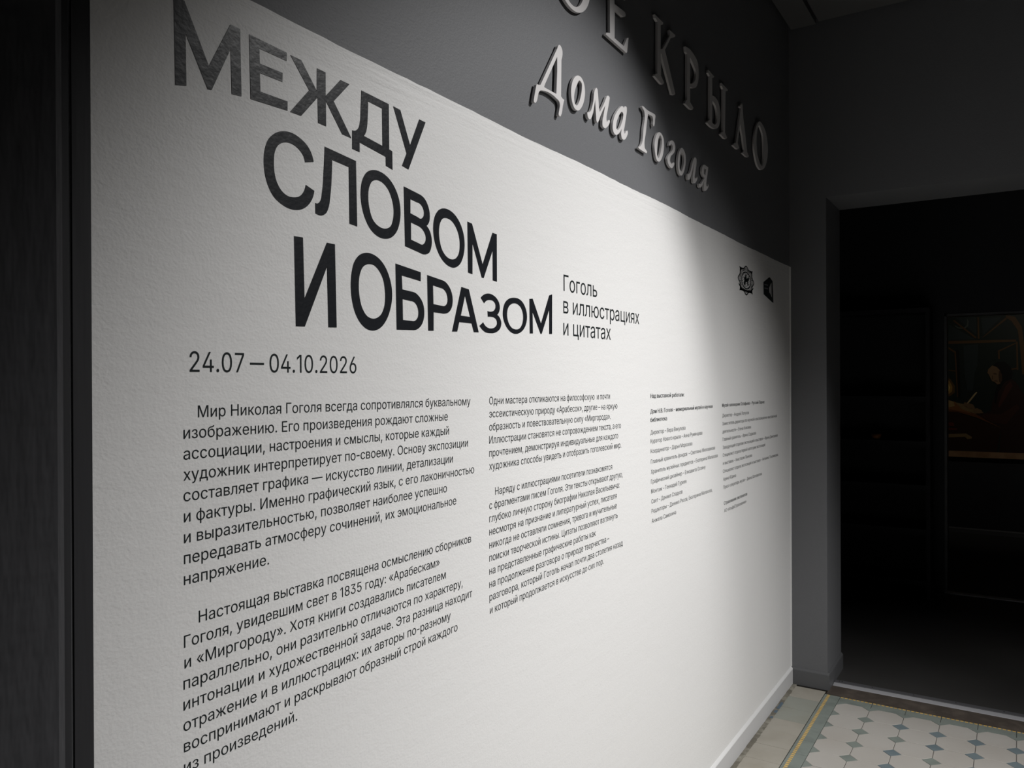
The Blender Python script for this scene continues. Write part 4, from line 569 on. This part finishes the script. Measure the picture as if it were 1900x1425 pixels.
o = stuffd.build('dot_tiles_beyond', M['blue'], floor); o['kind'] = 'stuff'

# encaustic band tiles: grey-green body with a row of ochre dashes
def band(b):
    n = 8
    for s in range(n):
        c = -P / 2 + (s + 0.5) * P / n
        b.add([(c - 0.0068, 0.0196, 0.00025), (c + 0.0068, 0.0196, 0.00025), (c + 0.0068, 0.0326 - 0.0195 + 0.0195, 0.00025), (c - 0.0068, 0.0326, 0.00025)], [(0, 1, 2, 3)], 1)
BW = 0.0705
me_band = tilemesh('band_tile', [(-P / 2 + g, -BW / 2 + g), (P / 2 - g, -BW / 2 + g), (P / 2 - g, BW / 2 - g), (-P / 2 + g, BW / 2 - g)], [M['green'], M['yellow']], 0.001, None)
def bandmesh(lo_, hi_):
    """band tile lying along its x axis; ochre dashes between lo_ and hi_ across it"""
    def ex(b):
        n = 8
        for s in range(n):
            c = -P / 2 + (s + 0.5) * P / n
            b.add([(c - 0.0060, lo_, 0.0003), (c + 0.0060, lo_, 0.0003), (c + 0.0060, hi_, 0.0003), (c - 0.0060, hi_, 0.0003)], [(0, 1, 2, 3)], 1)
    return tilemesh('band_tile', [(-P / 2 + g, -BW / 2 + g), (P / 2 - g, -BW / 2 + g), (P / 2 - g, BW / 2 - g), (-P / 2 + g, BW / 2 - g)], [M['green'], M['yellow']], 0.0008, ex)
me_side = bandmesh(0.0095, 0.0225)
me_front = bandmesh(0.0215, 0.0335)
for i in range(0, 20):
    put('band_tile', me_side, (XF - P * (i + 0) - 0.0, YF + BW / 2), False)
for j in range(0, 13):
    put('band_tile', me_front, (XF + BW / 2, YF - P * (j + 0.5) + P / 2 - 0.0 - P * 0.5, 0), False, rz=-math.pi / 2)
for me in (me_side, me_front): pass
# corner piece of the band
def exc(b):
    for s in range(4):
        b.add([(0.0215, -0.030 + s * 0.0145, 0.0003), (0.0335, -0.030 + s * 0.0145, 0.0003), (0.0335, -0.018 + s * 0.0145, 0.0003), (0.0215, -0.018 + s * 0.0145, 0.0003)], [(0, 1, 2, 3)], 1)

# worn pale tiles along the wall
cols = ['edge_tile', 'edge_tile_green', 'edge_tile_green', 'edge_tile', 'edge_tile', 'edge_tile', 'edge_tile']
me_edge = {}
for c in ('edge_tile', 'edge_tile_green'):
    w2 = 0.1446 / 2 - g
    me_edge[c] = tilemesh('edge_tile', [(-w2, -0.0695), (w2, -0.0695), (w2, 0.0695), (-w2, 0.0695)], [M[c]], 0.0012)
for i in range(-1, 20):
    put('edge_tile', me_edge[cols[(i + 1) % 7]], (3.906 - 0.1446 * (i + 0.5), -0.0985))
# mortar strip at the foot of the wall
b = MB(); n = 120
for i in range(n):
    x1 = L - i * 0.028; x0 = x1 - 0.029
    b.prism([(x0, -0.030 + random.uniform(-0.003, 0.003)), (x1, -0.030 + random.uniform(-0.003, 0.003)), (x1, -0.009), (x0, -0.009)], Z0, 0.0008 + random.uniform(0, 0.002), 0.002)
b.build('mortar_strip', M['mortar'], floor)
for x0, x1 in ((3.80, 3.72), (3.70, 3.665), (3.62, 3.60)):
    b = MB(); b.prism([(x1, -0.0305), (x0, -0.0305), (x0, -0.020), (x1, -0.018)], -0.002, 0.0034, 0.002); o = b.build('blue_paint_scrap', M['bluepaint'], floor)

# threshold: worn dark sill and aluminium strip with screws
b = MB(); b.prism([(4.0215, YR), (4.1425, YR), (4.1425, YJ - 0.004), (4.0215, YJ - 0.004)], -0.03, 0.003, 0.003)
sill = b.build('trim_2', M['stone'], kind='structure')
prof = [(4.1425, 0.0), (4.146, 0.0035), (4.170, 0.0095), (4.176, 0.0085), (4.180, 0.0105), (4.210, 0.0110), (4.214, 0.0085), (4.214, -0.01), (4.1425, -0.01)]
v = [(a, YJ - 0.012, z) for a, z in prof] + [(a, YR, z) for a, z in prof]; n = len(prof)
f = [tuple(range(n)), tuple(range(2 * n - 1, n - 1, -1))] + [(i, (i + 1) % n, n + (i + 1) % n, n + i) for i in range(n)]
strip = obj('trim_3', v, f, [M['metal'], M['metal_dull']], kind='structure', mi=[0, 0] + [0, 0, 0, 1, 1, 1, 0, 0, 0])
def disc(name, x, y, z, r, m, parent):
    b = MB(); b.prism([(x + r * math.cos(a * math.pi / 5), y + r * math.sin(a * math.pi / 5)) for a in range(10)], z - 0.002, z + 0.0008, 0.0006)
    return b.build(name, m, parent)
for y in (-0.205, -0.218, -0.355, -0.535, -0.71, -0.90, -1.1, -1.3): disc('screw', 4.196, y, 0.0108, 0.0034, M['screw'], strip)

# ------------------------------------------------------------------ second room
X2 = 6.40; YD = -0.515; YD2 = -1.45; ZD = 1.968
b = MB(); b.box((4.214, -4.2, -0.06), (9.2, 3.0, 0.0))
fl2 = b.build('floor', M['dfloor'], kind='structure')
b = MB()                                                     # wall with the doorway, niche for the shelves on its left
b.box((X2, YD, 0), (X2 + 0.12, 3.0, H)); b.box((X2, -4.2, 0), (X2 + 0.12, YD2, H)); b.box((X2, YD2, ZD), (X2 + 0.12, YD, H))
b.build('wall_far', M['black'], kind='structure')
b = MB(); b.box((XJ, 2.8, 0), (9.2, 3.0, H)); b.box((XJ, -4.3, 0), (9.2, -4.2, H)); b.build('wall_side', M['black'], kind='structure')
b = MB(); b.box((XJ, 0.2, 0), (XJ + 0.1, 3.0, H)); b.build('wall_inner', M['black'], kind='structure')
b = MB(); b.box((XJ, -4.3, H), (9.2, 3.0, H + 0.1)); b.build('ceiling', M['black'], kind='structure')
XE = 9.0
b = MB(); b.box((XE, -4.2, 0), (XE + 0.1, 3.0, H)); b.build('wall_end', M['black'], kind='structure')
skirting('baseboard_end', (XE, 0.6), (XE, -3.0), (-1, 0), M['grey_trim'], 0.05, 0.012)
# door casing of the far doorway: slim pale bead
b = MB()
b.box((X2 - 0.010, YD - 0.016, 0), (X2 + 0.13, YD, ZD)); b.box((X2 - 0.010, YD2, 0), (X2 + 0.13, YD2 + 0.016, ZD)); b.box((X2 - 0.010, YD2, ZD - 0.014), (X2 + 0.13, YD, ZD))
b.build('door_1', M['grey_trim'], kind='structure')
prof2 = [(X2 - 0.035, 0.0), (X2 - 0.030, 0.006), (X2 + 0.015, 0.008), (X2 + 0.02, 0.0)]
v = [(a, YD, z) for a, z in prof2] + [(a, YD2, z) for a, z in prof2]; n = 4
obj('trim_4', v, [(0, 1, 2, 3), (7, 6, 5, 4)] + [(i, (i + 1) % n, n + (i + 1) % n, n + i) for i in range(n)], M['metal'], kind='structure')

# bookcase against the far wall
XS = 6.13
bc = empty('bookcase', (XS, 0.0, 0), 'tall dark open bookcase in the dark room beyond the doorway', 'bookcase')
def bpart(name, a, c, m=M['black']):
    b = MB(); b.box(a, c); return part(b.build(name, m), bc)
bpart('side_panel', (XS, -0.445, 0), (X2 - 0.002, -0.42, 2.0)); bpart('side_panel', (XS, 0.62, 0), (X2 - 0.002, 0.645, 2.0))
bpart('back_panel', (X2 - 0.012, -0.42, 0), (X2 - 0.002, 0.62, 2.0)); bpart('top_panel', (XS, -0.42, 1.97), (X2 - 0.012, 0.62, 2.0))
for z in (1.39, 1.08, 0.778, 0.474, 0.12): bpart('shelf', (XS + 0.004, -0.42, z - 0.036), (X2 - 0.012, 0.62, z))
# small amber bowl on the second shelf
prof = [(0.0, 0.0), (0.018, 0.0), (0.022, 0.006), (0.033, 0.022), (0.034, 0.040), (0.031, 0.040), (0.028, 0.022), (0.0, 0.010)]
v = []; f = []; N = 20
for a in range(N):
    t = 2 * math.pi * a / N
    v += [(r * math.cos(t), r * math.sin(t), z) for r, z in prof]
for a in range(N):
    c = (a + 1) % N
    for i in range(len(prof) - 1): f.append((a * 8 + i, c * 8 + i, c * 8 + i + 1, a * 8 + i + 1))
o = obj('bowl', v, f, M['amber'], smooth=True); o.location = (XS + 0.06, -0.10, 1.0805); tag(o, 'small amber bowl on a dark shelf of the bookcase', 'bowl')

# painting on the end wall of the third room
pt = empty('painting', (8.985, -0.95, 0.75), 'dim oil painting of a man writing at a desk by candlelight', 'painting')
y0, y1, z0, z1 = -0.33, -1.62, 0.76, 2.17
b = MB(); b.box((8.975, y1, z0), (8.999, y0, z1)); part(b.build('canvas', M['p_night']), pt)
for a, c in (((8.955, y1 - 0.05, z0 - 0.012), (8.999, y0 + 0.02, z0 + 0.045)), ((8.955, y1 - 0.05, z1 - 0.02), (8.999, y0 + 0.02, z1 + 0.03)),
             ((8.955, y1 - 0.05, z0 + 0.045), (8.999, y1, z1 - 0.02)), ((8.955, y0 - 0.01, z0 + 0.045), (8.999, y0 + 0.02, z1 - 0.02))):
    b = MB(); b.box(a, c); part(b.build('frame_rail', M['frame']), pt)
pv, pf, pm = [], [], []; ms = [M['p_' + k] for k in PC]; ks = list(PC)
for i, (mn, pl) in enumerate(PAINT):
    vv, ff = fill([[(a / 1e4, c / 1e4) for a, c in pl]]); n = len(pv)
    pv += [(8.9745 - 0.00025 * i, y, z) for y, z, t in vv]; pf += [tuple(q + n for q in x) for x in ff]; pm += [ks.index(mn)] * len(ff)
part(obj('painted_scene', pv, pf, ms, mi=pm), pt)

# ------------------------------------------------------------------ vinyl title: three lines of letters
names = ['first', 'second', 'third']
words = ['МЕЖДУ', 'СЛОВОМ', 'И ОБРАЗОМ']
desc = ['large black vinyl title line reading МЕЖДУ, topmost on the white wall',
        'large black vinyl title line reading СЛОВОМ on the white wall',
        'large black vinyl title line reading И ОБРАЗОМ above the dates']
for li, line in enumerate(TITLE):
    x0 = min(p[0] for l in line for p in l[0]) / 1e4; z0 = min(p[1] for l in line for p in l[0]) / 1e4
    t = empty('title_line', (x0, -0.001, z0), desc[li], 'lettering', 'title lines on the white wall')
    for l in line:
        part(slab('letter', [smooth_loop(p) for p in l], -0.0016, -0.001, M['vinyl']), t)

# ------------------------------------------------------------------ raised sign letters on the grey wall
row1 = 'raised pale letter %s in the upper row of the wall sign'
lab = {0: 'raised pale round letter О at the top edge, left of the letter Е', 1: 'raised pale serif letter Е right of the cropped О',
       2: 'raised dim serif letter К at the start of the word КРЫЛО', 3: 'raised dim serif letter Р with a closed upper bowl, right of the К', 4: 'raised dim two-part serif letter Ы left of the pointed Л',
       5: 'raised dim pointed letter Л between Ы and the last О', 6: 'raised dim round letter О ending the word КРЫЛО',
       7: 'raised bright capital letter Д starting the lower sign row', 8: 'raised bright small letter о right of the capital Д', 9: 'raised bright cursive letter м in the word Дома',
       10: 'raised bright cursive letter а ending the word Дома', 11: 'raised bright capital letter Г starting the word Гоголя', 12: 'raised small letter о right of the capital Г',
       13: 'raised s-shaped cursive letter г in the middle of Гоголя', 14: 'raised half lit small letter о before the letter л', 15: 'raised dim cursive letter л between о and я',
       16: 'raised dim small letter я ending the word Гоголя'}
for i, (ch, loops) in enumerate(SIGN):
    if ch == 'Ы':
        a = [smooth_loop(l) for l in loops]
        t = empty('sign_letter', (a[0][0][0], -0.012, a[0][0][1]), lab[i], 'letter', 'raised letters of the upper sign row')
        part(slab('soft_sign_stroke', a[:2], -0.012, -0.0042, M['sign'], 0.0005), t); part(slab('stem', a[2:], -0.012, -0.0042, M['sign'], 0.0005), t)
    else:
        o = slab('sign_letter', [smooth_loop(l) for l in loops], -0.012, -0.0042, M['sign'], 0.0005)
        tag(o, lab[i], 'letter', 'raised letters of the upper sign row' if i < 7 else 'raised letters of the lower sign row')

# ------------------------------------------------------------------ printed texts
glyph = {}
for ch, (adv, cont) in GLYPHS.items():
    glyph[ch] = (adv / 1000, fill_union([[(x / 1000, y / 1000) for x, y in c] for c in cont]) if cont else ([], []),
                 min([x for c in cont for x, y in c] or [0]) / 1000, max([x for c in cont for x, y in c] or [0]) / 1000)
def text_line(text, xa, xb, z, cap, bold, parent):
    pen = 0; pl = []
    for i, ch in enumerate(text):
        adv, mesh, lo_, hi_ = glyph[ch]; pl.append((pen, ch)); pen += adv
    left = glyph[text[0]][2]; right = pl[-1][0] + glyph[text[-1]][3]
    sx = (xb - xa) / (right - left)
    v, f = [], []
    for dx in ((0, 0.0011) if bold else (0,)):
        for pen, ch in pl:
            gv, gf = glyph[ch][1]; n = len(v)
            v += [(xa + (pen + a - left) * sx + dx, -0.0013 - dx * 0.02, z + c * cap) for a, c, t in gv]
            f += [tuple(q + n for q in x) for x in gf]
    return part(obj('text_line', v, f, M['print']), parent)
info = {'P1': ('first paragraph of the left text column, below the dates', 'text_block'), 'P2': ('second paragraph of the left text column, at the bottom', 'text_block'),
        'P3': ('first paragraph of the middle text column, small dark print', 'text_block'), 'P4': ('second paragraph of the middle text column, small dark print', 'text_block'),
        'C3': ('small credits list in the third column of the white wall', 'text_block'), 'C4': ('small credits list in the rightmost column near the dark corner', 'text_block'),
        'ST': ('thin three-line subtitle right of the big title', 'text_block'), 'DT': ('dark printed exhibition dates below the big title', 'text_block')}
blocks = {}
for blk, sty, text, xa, xb, z, cap in ROWS:
    if blk not in blocks:
        blocks[blk] = empty(info[blk][1], (xa / 1e4, -0.001, z / 1e4), info[blk][0], 'text')
    text_line(text, xa / 1e4, xb / 1e4, z / 1e4, cap / 1e4, sty == 'b', blocks[blk])

# ------------------------------------------------------------------ printed crest and logo near the corner
cx, cz, RX, RZ = 3.325, 1.920, 0.118, 0.062
def ring(ax, az, w, n=40, lobes=0, amp=0.0, ph=0.0):
    a = [(cx + (ax * (1 + amp * math.cos(lobes * 2 * math.pi * i / n + ph))) * math.cos(2 * math.pi * i / n), cz + (az * (1 + amp * math.cos(lobes * 2 * math.pi * i / n + ph))) * math.sin(2 * math.pi * i / n)) for i in range(n)]
    c = [(cx + (x - cx) * (1 - w), cz + (z - cz) * (1 - w)) for x, z in a]
    return [a, c]
crest = empty('printed_crest', (cx, -0.001, cz), 'round ornate black crest printed near the top right of the white wall', 'emblem')
def cpart(name, loops, m=M['print']):
    v, f = fill(loops); return part(obj(name, [(a, -0.0013, c) for a, c, t in v], f, m), crest)
cpart('outer_ring', ring(RX * 0.92, RZ * 0.92, 0.10, 64, 8, 0.09))
cpart('inner_ring', ring(RX * 0.60, RZ * 0.60, 0.16, 48))
for k_ in range(8):
    a = k_ * math.pi / 4 + math.pi / 8; r0, r1 = 0.66, 0.80
    for s in (-0.16, 0.0, 0.16):
        p = lambda r, t: (cx + RX * r * math.cos(t), cz + RZ * r * math.sin(t))
        cpart('ray', [[p(r0, a + s - 0.05), p(r0, a + s + 0.05), p(r1, a + s * 1.3 + 0.03), p(r1, a + s * 1.3 - 0.03)]])
hv, hf = [], []
for k_ in range(64):
    a = k_ * math.pi / 32; q_ = [(0.63, -0.022), (0.63, 0.022), (0.86, 0.022), (0.86, -0.022)]; n = len(hv)
    hv += [(cx + RX * r0 * math.cos(a + t), -0.0013, cz + RZ * r0 * math.sin(a + t)) for r0, t in q_]; hf.append((n, n + 1, n + 2, n + 3))
for k_ in range(9):
    zz = -0.42 + k_ * 0.105; w_ = math.sqrt(max(0, 0.27 - zz * zz)); n = len(hv)
    hv += [(cx - RX * w_, -0.0013, cz + RZ * zz), (cx + RX * w_, -0.0013, cz + RZ * zz), (cx + RX * w_, -0.0013, cz + RZ * (zz + 0.03)), (cx - RX * w_, -0.0013, cz + RZ * (zz + 0.03))]; hf.append((n, n + 1, n + 2, n + 3))
o = part(obj('fine_hatching', hv, hf, M['print']), crest); o['kind'] = 'stuff'
for k_ in range(4):
    a = k_ * math.pi / 2 + math.pi / 4
    p = lambda r, t: (cx + RX * r * math.cos(t), cz + RZ * r * math.sin(t))
    cpart('star_point', [[p(0.8, a - 0.25), p(1.14, a), p(0.8, a + 0.25), p(0.86, a)]])
# shield figure in the middle: horseman-like dark shape
fig = [(-0.30, -0.25), (-0.22, 0.02), (-0.32, 0.15), (-0.15, 0.20), (-0.08, 0.42), (0.05, 0.38), (0.02, 0.15), (0.22, 0.20), (0.32, 0.35), (0.36, 0.10), (0.22, -0.02), (0.28, -0.30), (0.15, -0.32), (0.10, -0.08), (-0.05, -0.10), (-0.12, -0.36), (-0.22, -0.34)]
cpart('shield_figure', [[(cx + RX * a, cz + RZ * c) for a, c in fig]])
cpart('ribbon', [[(cx - RX * 0.92, cz - RZ * 0.30), (cx - RX * 0.45, cz - RZ * 0.62), (cx + RX * 0.45, cz - RZ * 0.62), (cx + RX * 0.92, cz - RZ * 0.30), (cx + RX * 0.86, cz - RZ * 0.46), (cx + RX * 0.42, cz - RZ * 0.76), (cx - RX * 0.42, cz - RZ * 0.76), (cx - RX * 0.86, cz - RZ * 0.46)]])

lg = empty('printed_logo', (3.68, -0.001, 1.92), 'black angular printed logo right of the round crest', 'emblem')
outl = [(3.5906, 1.9416), (3.6927, 1.9746), (3.747, 1.9617), (3.7604, 1.8619), (3.735, 1.8640), (3.5933, 1.8872)]
hole = [(3.727, 1.952), (3.733, 1.885), (3.715, 1.895), (3.690, 1.905), (3.688, 1.925), (3.708, 1.942)]
v, f = fill([outl, hole]); part(obj('logo_body', [(a, -0.0013, c) for a, c, t in v], f, M['print']), lg)
v, f = fill([[(3.712, 1.940), (3.722, 1.947), (3.727, 1.892), (3.712, 1.898)]]); part(obj('logo_page', [(a, -0.0013, c) for a, c, t in v], f, M['logo_strip']), lg)
for z in (1.930, 1.914):
    v, f = fill([[(3.606, z), (3.668, z + 0.002), (3.668, z + 0.007), (3.606, z + 0.005)]]); part(obj('logo_line', [(a, -0.0015, c) for a, c, t in v], f, M['logo_strip']), lg)
